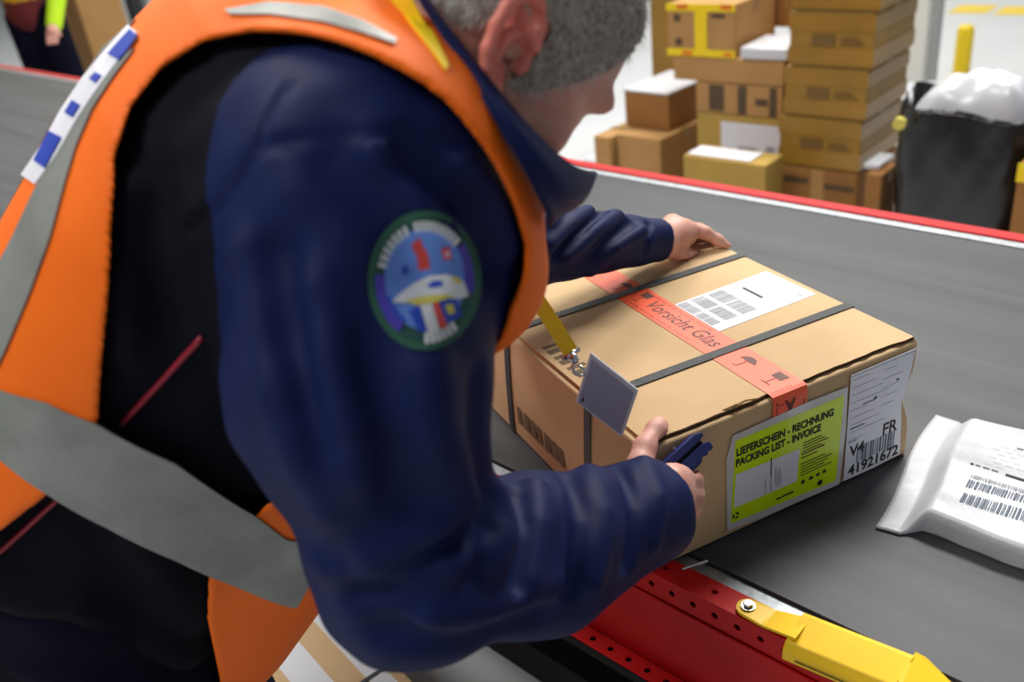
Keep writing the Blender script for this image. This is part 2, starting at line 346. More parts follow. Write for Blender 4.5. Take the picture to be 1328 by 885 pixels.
# local frame: x along the front face, y into the depth, z up
def box_body():
    nx, ny, nz = 22, 22, 12; bm = bmesh.new()
    def shape(x, y, z):
        u, v, w = x/BW, y/BD, z/BH; px, py, pz = x, y, z
        pz += -.0016*math.sin(math.pi*u)*math.sin(math.pi*v)*(w > .99)
        px += .003*math.sin(math.pi*v)*math.sin(math.pi*w)*((u > .99)-(u < .01))
        py += -.0015*math.sin(math.pi*u)*math.sin(math.pi*w)*(v < .01)
        # knocked-in right front edge
        k = math.exp(-((z-.095)/.028)**2)*math.exp(-(v/.10)**2)*max(0, (u-.90)/.10)
        px -= .012*k; py += .004*k
        k = math.exp(-((z-.02)/.03)**2)*math.exp(-(u/.06)**2)*math.exp(-(v/.06)**2); px += .004*k; py += .003*k
        return (px, py, pz)
    idx = {}
    def vert(i, j, k):
        if (i, j, k) not in idx: idx[i, j, k] = bm.verts.new(shape(BW*i/nx, BD*j/ny, BH*k/nz))
        return idx[i, j, k]
    for i in range(nx):
        for j in range(ny):
            bm.faces.new([vert(i, j, 0), vert(i, j+1, 0), vert(i+1, j+1, 0), vert(i+1, j, 0)]); bm.faces.new([vert(i, j, nz), vert(i+1, j, nz), vert(i+1, j+1, nz), vert(i, j+1, nz)])
    for i in range(nx):
        for k in range(nz):
            bm.faces.new([vert(i, 0, k), vert(i+1, 0, k), vert(i+1, 0, k+1), vert(i, 0, k+1)]); bm.faces.new([vert(i, ny, k), vert(i, ny, k+1), vert(i+1, ny, k+1), vert(i+1, ny, k)])
    for j in range(ny):
        for k in range(nz):
            bm.faces.new([vert(0, j, k), vert(0, j, k+1), vert(0, j+1, k+1), vert(0, j+1, k)]); bm.faces.new([vert(nx, j, k), vert(nx, j+1, k), vert(nx, j+1, k+1), vert(nx, j, k+1)])
    me = bpy.data.meshes.new('body'); bm.to_mesh(me); bm.free(); me.materials.append(MATS['cardboard'])
    o = bpy.data.objects.new('body', me); COL.objects.link(o); o.parent = bxo
    b = o.modifiers.new('edge', 'BEVEL'); b.width = .004; b.segments = 3; b.limit_method = 'ANGLE'; b.angle_limit = math.radians(60)
box_body()
ZT = BH+.0042
# top flaps: outer panel with its cut edge set back from the folds
V = []; Fc = []; n = 90
flv = []
for i in range(n+1):
    t = i/n; x = .009+(BW-.012)*t
    v = .0085 + .0004*math.sin(31*t)+.0003*math.sin(83*t+1) + (.0035*math.exp(-((t-.47)/.05)**2)) - .003*math.exp(-((t-.98)/.06)**2)
    flv.append((x, v))
mb = MB(); top = flv+[(BW-.003, BD-.006), (.009, BD-.006)]
mb.prism(top, BH-.0015, ZT, lambda x, y, z: (x, y, z))
mb.build('top_flap', 'cardboard', bxo, label='top flap with rough cut front edge')
mb = MB()
for i in range(170):
    t = i/170; x = .010+(BW*.40)*t; v = np.interp(x, [p[0] for p in flv], [p[1] for p in flv])
    mb.box((x, v-.0016, BH+.0005), (x+.0006, v+.0004, ZT-.0004))
mb.build('corrugated_edge', 'cardboard_flute', bxo)
mb = MB()
for i in range(n):
    (x, v), (xx, vv) = flv[i], flv[i+1]
    q = len(mb.v); mb.v += [(x, v-.0006, BH+.0007), (xx, vv-.0006, BH+.0007), (xx, vv-.0006, ZT-.0002), (x, v-.0006, ZT-.0002)]; mb.f.append((q, q+1, q+2, q+3))
    g = .0035+.001*math.sin(i)
    q = len(mb.v); mb.v += [(x, v-g, BH+.0006), (xx, vv-g, BH+.0006), (xx, vv, BH+.0006), (x, v, BH+.0006)]; mb.f.append((q, q+1, q+2, q+3))
mb.build('edge_gap', 'cardboard_flute', bxo)
# torn liner curl near the tape
mb = MB(); mb.tube([(.118, .012, ZT), (.135, .006, ZT+.004), (.150, .009, ZT+.003), (.168, .005, ZT+.002)], [.0006, .0022, .0014, .0008], 6); mb.build('torn_paper', 'cardboard_edge', bxo)
# orange tape over the top and down the front
tp = []
for yv in np.linspace(BD, .004, 26): tp.append((yv, ZT+.0004, 0))
tp += [(-.0006, ZT-.001, 1), (-.0022, BH-.004, 1), (-.0024, BH-.010, 1), (-.0024, BH-.026, 1)]
P = np.array([[(x, p[0], p[1]) for p in tp] for x in (.183, .2095, .236)]); Nn = np.array([[(0, -1.0, 0) if p[2] else (0, 0, 1.0) for p in tp]]*3)
V, Fc = slab(P, Nn, .0004)
tape = mesh_obj('glass_tape', V, Fc, 'glas_tape', bxo, label='orange tape printed Vorsicht Glas')
zt = ZT+.0021
XA, YA = np.array([1.0, 0, 0]), np.array([0, 1.0, 0]); ZA = np.array([0, 0, 1.0])
TX = -YA; TYd = XA                                   # reading direction of the tape: back to front, letter tops towards the right end
text('tape_lettering', 'Vorsicht Glas', .0325, np.array([.2005, .303, zt-.0012]), TX, TYd, 'ink_on_tape', tape, bold=.0004, shear=.22, sx=.92)
for sx_ in (.1875, .2265):
    text('tape_small_lettering', 'Vorsicht Glas  Vorsicht Glas  Vorsicht Glas  Vorsicht Glas', .0068, np.array([sx_, .335, zt-.0012]), TX, TYd, 'ink_on_tape', tape)
def umbrella(cx, cy):
    a = np.linspace(0, math.pi, 13); dome = [(cx+.0135*math.cos(t), cy+.0125*math.sin(t)) for t in a]
    scal = [(cx-.0135+.0045*k+.00225*(1-math.cos(0)), cy+(.0022 if k % 2 else 0)) for k in range(1, 6)]
    pts = dome+scal
    stem = [(cx-.0007, cy-.016), (cx+.0007, cy-.016), (cx+.0007, cy+.002), (cx-.0007, cy+.002)]
    hook = [(cx-.0007, cy-.016), (cx-.0045, cy-.0185), (cx-.0075, cy-.016), (cx-.0065, cy-.0155), (cx-.0045, cy-.017), (cx+.0007, cy-.0175)]
    return [pts, stem, hook]
def glass(cx, cy):
    return [[(cx-.0095, cy+.014), (cx+.0095, cy+.014), (cx+.0085, cy), (cx-.0085, cy)], [(cx-.0006, cy-.016), (cx+.0006, cy-.016), (cx+.0006, cy), (cx-.0006, cy)], [(cx-.0085, cy-.0172), (cx+.0085, cy-.0172), (cx+.0085, cy-.016), (cx-.0085, cy-.016)]]
# print plane: ex = TX (towards the front), ey = TYd
for kind, v in (('u', .083), ('g', .030), ('u', .372), ('g', .323)):
    o = np.array([.2105, v, zt-.0009])
    polys('tape_symbol', umbrella(0, .002) if kind == 'u' else glass(0, .004), o, TX, TYd, 'ink_on_tape', tape)
rects('tape_symbol', [(-.0035, -.002, .0035, .0), (-.02, .001, -.012, .002)], np.array([.2105, -.0032, BH-.012]), XA, ZA, 'ink_on_tape', tape)
text('tape_lettering', 'V', .024, np.array([.202, -.00335, BH-.024]), XA, ZA, 'ink_on_tape', tape, bold=.0008)
text('tape_small_lettering', 'Vorsicht', .006, np.array([.190, -.00335, BH-.025]), ZA, -XA, 'ink_on_tape', tape)
text('tape_small_lettering', 'Glas', .006, np.array([.232, -.00335, BH-.025]), ZA, -XA, 'ink_on_tape', tape)
text('tape_small_lettering', 'Vorsicht Glas', .0060, np.array([.186, .0045, zt-.0012]), XA, YA, 'ink_on_tape', tape)
# straps round the box
for v, nm in ((.1195, 'a'), (.350, 'b')):
    path = [(-.0030, .02), (-.0042, .09), (-.003, BH-.012), (-.0006, BH+.0025), (.008, ZT+.0006)] + [(x, ZT+.0010) for x in np.linspace(.03, BW-.02, 12)] + [(BW-.001, ZT+.0006), (BW+.0015, BH-.004), (BW+.004, .09), (BW+.002, .004)]
    path = [(-.0012, .001)] + path
    sl = .012 if v < .2 else 0.0
    def bend(x, z): return v + (.022*max(0, (BH-.01-z)/BH)*max(0, min(1, (BH-z)/.1)) if x < .001 else 0) + (.004*(1-x/BW) if x > 0 else .004)
    P = np.array([[(x, bend(x, z)+w, z) for x, z in path] for w in (-.0075, 0, .0075)])
    tn = np.gradient(np.array(path), axis=0); nn = np.stack([-tn[:, 1], np.zeros(len(path)), tn[:, 0]], 1); nn /= np.linalg.norm(nn, axis=1)[:, None]
    V, Fc = slab(P, np.stack([nn]*3), .0010)
    mesh_obj('strap', V, Fc, 'strap_black', bxo, label='black plastic strap')
# address label on top
lb = MB().prism([(.232, .169), (.412, .174), (.410, .279), (.234, .274)], ZT-.0008, ZT+.0006).build('address_label', 'white_paper', bxo, label='white address label with grey print and barcodes')
o = np.array([.232, .274, ZT+.00075]); lx, ly = -YA, XA      # label reads from the front: lines run along the depth
rs = []
for bxs, n_ in (((.060, .090), 20), ((.030, .056), 22), ((.006, .026), 18)):
    rs += barcode(.004, bxs[0], .038, bxs[1]-bxs[0]-.003, n_, random) + barcode(.046, bxs[0], .040, bxs[1]-bxs[0]-.004, n_, random)
rects('label_print', rs, o, lx, ly, 'ink_grey', lb)
rects('label_mark', [(.018, .112, .062, .117)], o, lx, ly, 'ink', lb)
rects('label_print', [(.082, .160, .094, .163)] + [(.012, .125+.008*k, .012+.02+.01*(k % 3), .126+.008*k) for k in range(4)], o, lx, ly, 'ink_grey', lb)
# printed bar blocks on the cardboard
rects('box_print', [(.018+.0*k, .186+k*.0175, .046-.0006*k, .186+k*.0175+(.009 if k % 2 else .013)) for k in range(6)], np.array([0, 0, ZT+.0002]), XA, YA, 'ink_on_box', bxo)
rects('box_print', [(-.345+k*.0215, .034, -.345+k*.0215+(.017 if k % 3 else .013), .064) for k in range(7)], np.array([-.0036, 0, 0]), -YA, ZA, 'ink_on_box', bxo)
# packing list pouch on the front
FO = np.array([0, -.0022, 0])
ou = [(.114, .012), (.170, .008), (.240, .006), (.299, .004), (.304, .09), (.302, .156), (.230, .158), (.122, .154), (.1165, .135), (.113, .125)]
pc = MB().prism(ou, 0, .0012, lambda x, y, z: (x, FO[1]-z, y)).build('packing_list_pouch', 'pouch_plastic', bxo, label='clear edged pouch with lime green packing list print')
po = FO+np.array([0, -.0014, 0])
polys('green_print', [[(.119, .022), (.2925, .0135), (.2965, .146), (.1255, .1455)]], po, XA, ZA, 'pouch_green', pc)
polys('window_paper', [[(.1235, .0445), (.2245, .0425), (.2265, .0925), (.1265, .0955)]], po+np.array([0, -.0003, 0]), XA, ZA, 'label_paper', pc)
tq = po+np.array([0, -.0006, 0])
text('pouch_lettering', 'LIEFERSCHEIN - RECHNUNG', .0152, tq+np.array([.1265, 0, .1225]), XA, ZA, 'ink', pc, bold=.00055, sx=.80)
text('pouch_lettering', 'PACKING LIST - INVOICE', .0152, tq+np.array([.1258, 0, .1070]), XA, ZA, 'ink', pc, bold=.00055, sx=.79)
rs = [(.232, .098-.0042*k, .232+.030+.012*((k*7) % 3)/2, .0994-.0042*k) for k in range(4)] + [(.230, .081, .268, .0832), (.230, .0755, .256, .0770)] + [(.230, .066-.0045*k, .270+.006*((k*5) % 3), .0675-.0045*k) for k in range(5)]
rects('pouch_small_print', rs, tq, XA, ZA, 'ink_on_box', pc)
rects('pouch_symbol', [(.232, .034, .237, .040), (.245, .035, .251, .040), (.257, .036, .262, .0405), (.268, .036, .273, .041)], tq, XA, ZA, 'ink', pc)
polys('pouch_symbol', [[(.264+.0045*math.cos(a), .023+.0045*math.sin(a)) for a in np.linspace(0, 6.283, 12)[:-1]]], tq, XA, ZA, 'ink', pc)
rects('pouch_small_print', [(.191, .0265, .199, .0292), (.2005, .0268, .2195, .0295)], tq, XA, ZA, 'ink', pc)
def arrow_loop(cx, cy, r0, r1):
    out = []
    for k in range(3):
        a0 = k*2.094+.25; aa = np.linspace(a0, a0+1.45, 6)
        out.append([(cx+r1*math.cos(a), cy+r1*math.sin(a)) for a in aa]+[(cx+r0*math.cos(a), cy+r0*math.sin(a)) for a in aa[::-1]])
    return out
polys('recycling_symbol', arrow_loop(.1265, .0315, .0026, .0052), tq, XA, ZA, 'ink', pc)
rs = [(.181, .046, .1822, .083), (.188, .054, .1892, .080), (.191, .05, .192, .074), (.194, .048, .195, .078), (.197, .05, .1978, .07), (.172, .044, .173, .068)]
rects('window_print', rs, tq, XA, ZA, 'ink_grey', pc); rects('window_print', [(.1805, .07, .1820, .098)], tq, XA, ZA, 'ink', pc)
# shipping label with the country code
sl = MB().prism([(.3065, .006), (.360, .005), (.408, .008), (.404, .060), (.4005, .095), (.408, .118), (.4165, .172), (.360, .1715), (.3065, .171)], 0, .0007, lambda x, y, z: (x, FO[1]-.0004-z, y)).build('shipping_label', 'label_paper', bxo, label='white shipping label reading FR V4 41921672')
so = FO+np.array([0, -.0014, 0])
text('label_lettering', 'FR', .0275, so+np.array([.3695, 0, .0535]), XA, ZA, 'ink', sl, bold=.0005, sx=.9)
text('label_lettering', 'V4', .0245, so+np.array([.3135, 0, .0425]), XA, ZA, 'ink', sl, bold=.0006, sx=.95)
text('label_lettering', '41921672', .0225, so+np.array([.3135, 0, .0115]), XA, ZA, 'ink', sl, bold=.0007, sx=1.0)
rects('label_barcode', barcode(.3265, .028, .068, .026, 20, random), so, XA, ZA, 'ink_blue', sl)
rs = [(.310, .162-.0115*k, .310+.028+.012*((k*5) % 4), .1626-.0115*k) for k in range(9)] + [(.362, .158-.0135*k, .386+.004*((k*3) % 4), .1586-.0135*k) for k in range(5)]
rects('label_print', rs, so, XA, ZA, 'ink_grey', sl)
rects('label_print', [(.3065, .1685, .416, .1690), (.330, .1185, .352, .120), (.349, .119, .354, .1235), (.311, .0865, .336, .0885), (.310, .066, .324, .0675), (.386, .134, .391, .137)], so, XA, ZA, 'ink_blue', sl)

# ------------------------------------------------------------------ white poly mailer
mc = np.array([-.341, .920, BELT_Z+.0006]); mx = nrm([.99, .065, 0]); my = nrm([-.065, .99, 0])
mro = empty('poly_mailer', tuple(mc), math.atan2(mx[1], mx[0]), label='white plastic mailing bag with barcodes lying flat on the belt', cat='parcel')
ML, MWd = .46, .262
nx, ny = 96, 60; top = np.zeros((nx, ny, 3))
for i in range(nx):
    for j in range(ny):
        u, v = i/(nx-1), j/(ny-1); x, y = u*ML, v*MWd
        body = max(0, min(1, (x-.030)/.020))*max(0, min(1, (ML-.02-x)/.03)); e = min(v, 1-v)*MWd
        pf = (1-(1-min(1, e/.020))**2)
        h = .0035+.031*body*pf**.6*(1-.12*abs(v-.5))
        h += .0016*math.sin(9*u+14*v)*body*pf + .0005*math.sin(37*v+6*u*u+2)*body*pf + .0015*math.sin(53*u-11*v)*(1-pf)*body
        yy = y + .004*math.sin(14*u) * (1-2*v) + (.010*(1-2*v)*body*(1-pf) if True else 0) - (.012*(1-body)*(1-2*v)*(u < .1))*.8
        xx = x + .006*math.sin(5*v+1) + (-.03*v*(u < .5)*(1-u/.5)) + .02*(v-.5)
        top[i, j] = (xx, yy, h)
V = list(map(tuple, top.reshape(-1, 3))); k = len(V); V += [(a, b, .0) for a, b, c in V]
Fc = []
for i in range(nx-1):
    for j in range(ny-1):
        a = i*ny+j; Fc += [(a, a+ny, a+ny+1, a+1), (k+a, k+a+1, k+a+ny+1, k+a+ny)]
for i in range(nx-1): a, b = i*ny, (i+1)*ny; Fc += [(a, k+a, k+b, b), (a+ny-1, b+ny-1, k+b+ny-1, k+a+ny-1)]
for j in range(ny-1): a = j; b = (nx-1)*ny+j; Fc += [(a, a+1, k+a+1, k+a), (b, k+b, k+b+1, b+1)]
mesh_obj('bag', V, Fc, 'mailer_white', mro, smooth=True)
def mailer_print(name, rs, m_):
    mb = MB()
    for x0, y0, x1, y1 in rs:
        q = len(mb.v)
        for x, y in ((x0, y0), (x1, y0), (x1, y1), (x0, y1)):
            # nearest grid point height
            d = (top[:, :, 0]-x)**2+(top[:, :, 1]-y)**2; wt = np.exp(-d/.005**2); mb.v.append((x, y, (wt*top[:, :, 2]).sum()/wt.sum()+.0011))
        mb.f.append((q, q+1, q+2, q+3))
    return mb.build(name, m_, mro, kind='stuff' if len(rs) > 1 else None)
mailer_print('barcode', barcode(.072, .052, .118, .020, 38, random), 'ink_blue')
mailer_print('barcode', barcode(.070, .083, .075, .015, 24, random) + barcode(.155, .083, .075, .015, 24, random), 'ink_blue')
mailer_print('barcode', barcode(.070, .103, .078, .007, 30, random), 'ink_grey')
mailer_print('redaction_bar', [(.104, .127, .150, .1315)], 'ink')
mailer_print('address_print', [(.062, .129, .066, .132), (.068, .1295, .074, .1315), (.077, .1295, .085, .1315), (.087, .1295, .095, .1315)], 'ink')
mailer_print('address_print', [(.075+.008*(k % 2)+.014*q, .142+.010*k, .085+.014*q+.008*(k % 2), .1427+.010*k) for k in range(6) for q in range(2+k % 3)] + [(.10+.012*q, .196, .109+.012*q, .1985) for q in range(6)], 'ink_grey')
# ------------------------------------------------------------------ cartons behind the belt
PHI = math.radians(2); gx = np.array([math.cos(PHI), math.sin(PHI), 0]); gy = np.array([-math.sin(PHI), math.cos(PHI), 0])
def fixture(ref, D): return at(ref[0], ref[1], D)
def carton(o, x0, x1, yt, yb, depth, m, label, zb=None, zt=None, group=None, yaw=0.0, deco=None, cat='box', tape=True, mt='packing_tape'):
    """carton whose front stands on the vertical plane through o; its front is seen at x0..x1, yt..yb"""
    ux = gx*math.cos(yaw)+gy*math.sin(yaw); uy = np.array([-ux[1], ux[0], 0])
    a = on_plane(x0, yb if yb < 262 else 240, o, uy); b = on_plane(x1, yb if yb < 262 else 240, o, uy)
    z0 = on_plane((x0+x1)/2, yb, o, uy)[2] if zb is None else zb
    z1 = on_plane((x0+x1)/2, yt, o, uy)[2] if zt is None else zt
    z0 = max(0.0, z0); w = (b-a)@ux; h = z1-z0
    base = np.array([a[0], a[1], z0])
    e = empty('carton', tuple(base), math.atan2(ux[1], ux[0]), label=label, cat=cat, group=group)
    MB().box((0, 0, 0), (w, depth, h)).build('body', m, e, bevel=.006)
    if tape:
        MB().box((-.0015, depth*.44, h-.05), (w+.0015, depth*.56, h+.0012)).build('tape', mt, e)
        MB().box((0, depth*.497, h-.001), (w, depth*.503, h+.0016)).build('flap_seam', 'carton_print', e)
    if deco: deco(e, w, depth, h)
    return e, base, w, h, z1
O1 = at(1060, 262, 3.80)
def film(e, w, d, h):
    for za, zb_ in ((.06, .36), (.66, .95)): MB().box((-.003, -.003, h*za), (w+.003, d+.003, h*zb_)).build('film_band', 'stretch_film', e)
    rects('print', [(w*.28, h*.40, w*.55, h*.60), (w*.62, h*.42, w*.90, h*.46), (w*.62, h*.50, w*.84, h*.54)], np.array([0, -.0035, 0]), XA, ZA, 'film_print', e)
def plainprint(e, w, d, h):
    rects('print', [(w*.05, h*.78, w*.38, h*.86), (w*.58, h*.74, w*.96, h*.82), (w*.12, h*.2, w*.4, h*.26), (w*.6, h*.15, w*.72, h*.28)], np.array([0, -.0015, 0]), XA, ZA, 'carton_print', e)
    rects('label_strip', [(w*.42, 0, w*.58, h)], np.array([0, -.001, 0]), XA, ZA, 'carton_tan', e)
grp = 'cartons stacked behind the belt'
z = 0.0
zs = [on_plane(1064, y, O1, gy)[2] for y in (219, 153, 87, 14, -60)]
for i, (a, b, mm, lab, dec) in enumerate([
    (1011, 1112, 'carton_brown', 'brown carton with a light centre band, lowest of the tallest stack', plainprint),
    (1009, 1112, 'carton_olive', 'film wrapped yellowish carton resting on the lowest one of the tallest stack', film),
    (1014, 1116, 'carton_olive', 'film wrapped yellowish carton in the middle of the tallest stack', film),
    (1018, 1120, 'carton_olive', 'film wrapped yellowish carton second from the top of the tallest stack', film),
    (1020, 1124, 'carton_olive', 'film wrapped yellowish carton topmost of the tallest stack', film)]):
    zt_ = zs[i]; carton(O1, a, b, 0, 240, .40, mm, lab, zb=z, zt=zt_-.004, group=grp, deco=dec, tape=i != 0); z = zt_
# beside the tall stack: dark box with a white envelope on it
O1b = at(1140, 262, 3.50)
cb = carton(O1b, 1122, 1143, 226, 300, .16, 'carton_brown', 'brown carton beside the black sack, half in shade', zb=0, yaw=.0, group=grp)
eb = at(1131, 222, 3.52); e_ = empty('envelope', (eb[0], eb[1], cb[4]+.0025), PHI, label='white envelope lying on the brown carton beside the black sack', cat='envelope')
MB().box((-.03, -.01, 0), (.03, .14, .02)).build('paper', 'film_white', e_, bevel=.004)
# middle group
O2 = at(950, 190, 4.05)
def paperlabel(e, w, d, h):
    lo = MB().box((w*.30, -.004, h*.02), (w*.99, -.001, h*.94)).build('shipping_label', 'white_paper', e)
    rects('label_print', [(w*.50, h*.35, w*.72, h*.72), (w*.82, h*.55, w*.92, h*.75)], np.array([0, -.0045, 0]), XA, ZA, 'ink_grey', lo)
def marks(e, w, d, h):
    rects('print', [(w*.16, h*.1, w*.34, h*.95), (w*.50, h*.05, w*.60, h*.98), (w*.86, h*.05, w*.94, h*.98), (w*.70, h*.38, w*.84, h*.6)], np.array([0, -.0015, 0]), XA, ZA, 'carton_print', e)
def wtape(e, w, d, h):
    MB().box((-.003, -.004, h*.86), (w+.002, -.001, h*1.0)).box((-.003, -.004, 0), (w+.002, -.001, h*.14)).box((w*.42, -.004, h*.14), (w*.60, -.001, h*.86)).build('warning_tape', 'warn_tape_yellow', e)
    rects('warning_tape_print', [(w*.15, h*.9, w*.32, h*.99), (w*.80, h*.9, w*.96, h*.99), (w*.22, h*.02, w*.38, h*.10), (w*.85, h*.03, w*.97, h*.1)], np.array([0, -.0045, 0]), XA, ZA, 'warn_tape_red', e)
    rects('print', [(w*.1, h*.66, w*.2, h*.8), (w*.66, h*.74, w*.86, h*.82), (w*.12, h*.2, w*.22, h*.34)], np.array([0, -.0015, 0]), XA, ZA, 'carton_print', e)
c1 = carton(O2, 905, 1013, 151, 240, .42, 'carton_yellowish', 'tan carton with a large white shipping label, behind the small olive carton', zb=0, group=grp, deco=paperlabel)
c2 = carton(O2, 903, 1014, 110, 151, .42, 'carton_tan', 'flat tan carton with dark printed squares', zb=c1[4]+.0025, group=grp, deco=marks)
c3 = carton(O2, 874, 1016, 76, 110, .44, 'carton_tan', 'long flat tan carton under the yellow taped one', zb=c2[4]+.0025, group=grp)
c4 = carton(O2, 867, 953, 5, 76, .36, 'carton_tan', 'tan carton sealed with bright yellow tape', zb=c3[4]+.0025, group=grp, deco=wtape)
O2b = at(985, 60, 4.16)
wl = on_plane(985, 50, O2, gy); e_ = empty('white_packet', (wl[0]+.02, wl[1]+.04, c3[4]+.0025), PHI+.05, label='long white packet lying on the long flat carton', cat='parcel')
MB().box((-.105, -.05, 0), (.105, .20, .052)).build('packet', 'film_white', e_, bevel=.012)
carton(O2b, 956, 1022, -40, 52, .30, 'carton_brown', 'plain brown carton beside the yellow taped one', zb=c3[4]+.056, group=grp)
O2c = at(862, 90, 4.75); carton(O2c, 851, 880, -30, 240, .5, 'carton_olive', 'tall olive carton behind the yellow taped one', zb=0, group=grp)
def toppaper(e, w, d, h):
    MB().box((w*.04, d*.08, h+.001), (w*.80, d*.80, h+.006)).build('paper_sheet', 'white_paper', e)
    rects('print', [(w*.5, h*.15, w*.66, h*.32)], np.array([0, -.0015, 0]), XA, ZA, 'carton_print', e)
O3 = at(940, 225, 3.70); carton(O3, 887, 992, 208, 258, .15, 'carton_yellowish', 'small yellowish carton with a white sheet on top, nearest the belt', zb=0, group=grp, deco=toppaper, tape=False)
# left group
O4 = at(845, 215, 4.35)
d1 = carton(O4, 803, 858, 178, 262, .42, 'carton_tan', 'lower tan carton of the two-high stack', zb=0, group=grp, yaw=-.05)
def whitetop(e, w, d, h): MB().box((-.005, -.005, h+.001), (w*1.0, d*.92, h+.010)).build('paper_sheet', 'film_white', e)
carton(at(845, 160, 4.40), 812, 868, 121, 172, .42, 'carton_brown', 'upper brown carton with white film on top, of the two-high stack', zb=d1[4]+.0025, group=grp, yaw=-.05, deco=whitetop, tape=False)
carton(at(790, 200, 4.45), 774, 794, 178, 262, .3, 'carton_tan', 'small tan carton left of the two-high stack, touching it', zb=0, group=grp, yaw=-.05)
e_ = at(772, 200, 4.6); e_ = empty('white_parcel', (e_[0], e_[1], 0), PHI, label='white plastic wrapped parcel on the floor by the small tan carton', cat='parcel')
MB().box((-.10, 0, 0), (.05, .3, .17)).build('wrap', 'film_white', e_, bevel=.03)
# ------------------------------------------------------------------ black sack with white film
bc = at(1243, 250, 3.35)
def sack():
    nu, nv = 72, 30; V = []; F_ = []
    ztop = .62; hx, hy = .225, .15
    e = empty('black_sack', (bc[0], bc[1]+.05, 0), PHI+.05, label='black plastic sack with crumpled shiny skin, standing behind the belt', cat='sack')
    for j in range(nv+1):
        t = j/nv; zz = ztop*t
        for i in range(nu):
            a = 2*math.pi*i/nu; c, s = math.cos(a), math.sin(a); p = 4.0
            rr = (abs(c)**p+abs(s)**p)**(-1/p)
            k = .90+.10*t+.06*math.sin(math.pi*t) + .016*math.sin(7*a+9*t)*t + .012*math.sin(13*a-16*t+1)+.010*math.sin(21*a+25*t)*math.sin(31*t)
            lip = .05*max(0, c*.6+.2)*0
            zz2 = zz + (.05*max(0, -c)**3 + .02*math.sin(3*a+.5) + .03*max(0, c)**3)*t**3
            V.append((hx*c*rr*k, hy*s*rr*k, zz2))
    for j in range(nv):
        for i in range(nu): F_.append((j*nu+i, j*nu+(i+1) % nu, (j+1)*nu+(i+1) % nu, (j+1)*nu+i))
    F_.append(tuple(range(nu-1, -1, -1)))
    # inner fill just below the rim
    n0 = len(V); V += [(V[nv*nu+i][0]*.94, V[nv*nu+i][1]*.94, .575) for i in range(nu)]
    F_ += [(nv*nu+i, nv*nu+(i+1) % nu, n0+(i+1) % nu, n0+i) for i in range(nu)]; F_.append(tuple(range(n0, n0+nu)))
    mesh_obj('plastic_skin', V, F_, 'bag_black', e, smooth=True)
    mb = MB().tube([(-.20, -.155, .585), (-.197, -.180, .585)], .022, 14); mb.build('tag', 'patch_yellow', e)
    f = empty('plastic_film', (bc[0], bc[1]+.05, .578), PHI+.05, label='crumpled white plastic film heaped on the black sack', cat='film')
    V = []; F_ = []; n = 40
    for i in range(n+1):
        for j in range(n+1):
            u, v = i/n*2-1, j/n*2-1; r_ = max(abs(u), abs(v))
            hz = .135*(1-r_**5)*(1+.2*u) + .018*math.sin(5*u+3*v)*math.sin(4*v-1) + .010*math.sin(11*u-7*v)*(1-r_)
            aa = math.atan2(v, u); rs_ = r_*(abs(math.cos(aa))**4+abs(math.sin(aa))**4)**-.25; V.append((math.cos(aa)*rs_*.196, math.sin(aa)*rs_*.129, .006+max(0, hz)))
    for i in range(n):
        for j in range(n): a = i*(n+1)+j; F_.append((a, a+n+1, a+n+2, a+1))
    k = len(V); V += [(x, y, 0) for x, y, z_ in V[:k]]
    F_ += [tuple(k+i for i in q[::-1]) for q in list(F_)]
    mesh_obj('sheet', V, F_, 'film_white', f, smooth=True)
sack()
e_ = at(1336, 265, 3.0); carton(e_, 1318, 1390, 215, 330, .3, 'carton_brown', 'brown carton with yellow tape, beside the black sack at the belt', zb=0, deco=lambda e, w, d, h: MB().box((-.003, -.003, h*.88), (w+.002, -.0005, h*1.0)).build('warning_tape', 'warn_tape_yellow', e))
e_ = at(1330, 185, 3.6); e_ = empty('yellow_post', (e_[0], e_[1], 0), PHI, label='yellow steel post standing behind the black sack', cat='post')
MB().tube([(0, 0, 0), (0, 0, .62)], .035, 16).box((-.08, -.08, 0), (.08, .08, .012)).build('post', 'bollard_yellow', e_)
# second film-covered heap behind the pillar foot
e_ = at(1185, 145, 4.9); e_ = empty('wrapped_parcel', (e_[0]-.05, e_[1], 0), PHI+.5, label='white film wrapped parcel on the floor by the white pillar', cat='parcel')
MB().box((-.22, -.1, 0), (.22, .25, .22)).build('wrap', 'film_white', e_, bevel=.05)
# ------------------------------------------------------------------ pillar, bollard, floor marks
pp = on_z(1176, 140, 0.0); pe = empty('pillar', (pp[0], pp[1], 0), PHI, label='white rectangular hall pillar beside the tall carton stack', cat='pillar')
MB().box((-.10, 0, 0), (.07, .20, 6)).build('shaft', 'pillar_white', pe, bevel=.01)
MB().box((.07, .06, 0), (.10, .16, 6)).build('steel_flange', 'rack_grey', pe)
MB().box((-.12, -.02, 0), (.12, .22, .05)).build('foot', 'pillar_white', pe, bevel=.01)
pb = on_z(1245, 104, 0.0); be = empty('bollard', (pb[0], pb[1], 0), 0, label='yellow bollard standing on the pale floor behind the pillar', cat='bollard')
MB().tube([(0, 0, 0), (0, 0, .29), (0, 0, .32), (0, 0, .335)], [.05, .05, .046, .03], 18).build('post', 'bollard_yellow', be, smooth=False)
MB().tube([(0, 0, 0), (0, 0, .015)], .085, 18).build('base_plate', 'bollard_yellow', be)
for px, py, w_, d_ in ((1262, 12, .30, .34), (1322, 14, .30, .34)):
    q = on_z(px, py, 0); pe2 = empty('floor_marking', (q[0], q[1], .001), PHI, label='painted yellow floor marking on the pale floor', cat='marking', group='yellow floor markings')
    MB().box((-w_/2, -d_/2, 0), (w_/2, d_/2, .002)).build('paint', 'bollard_yellow', pe2)
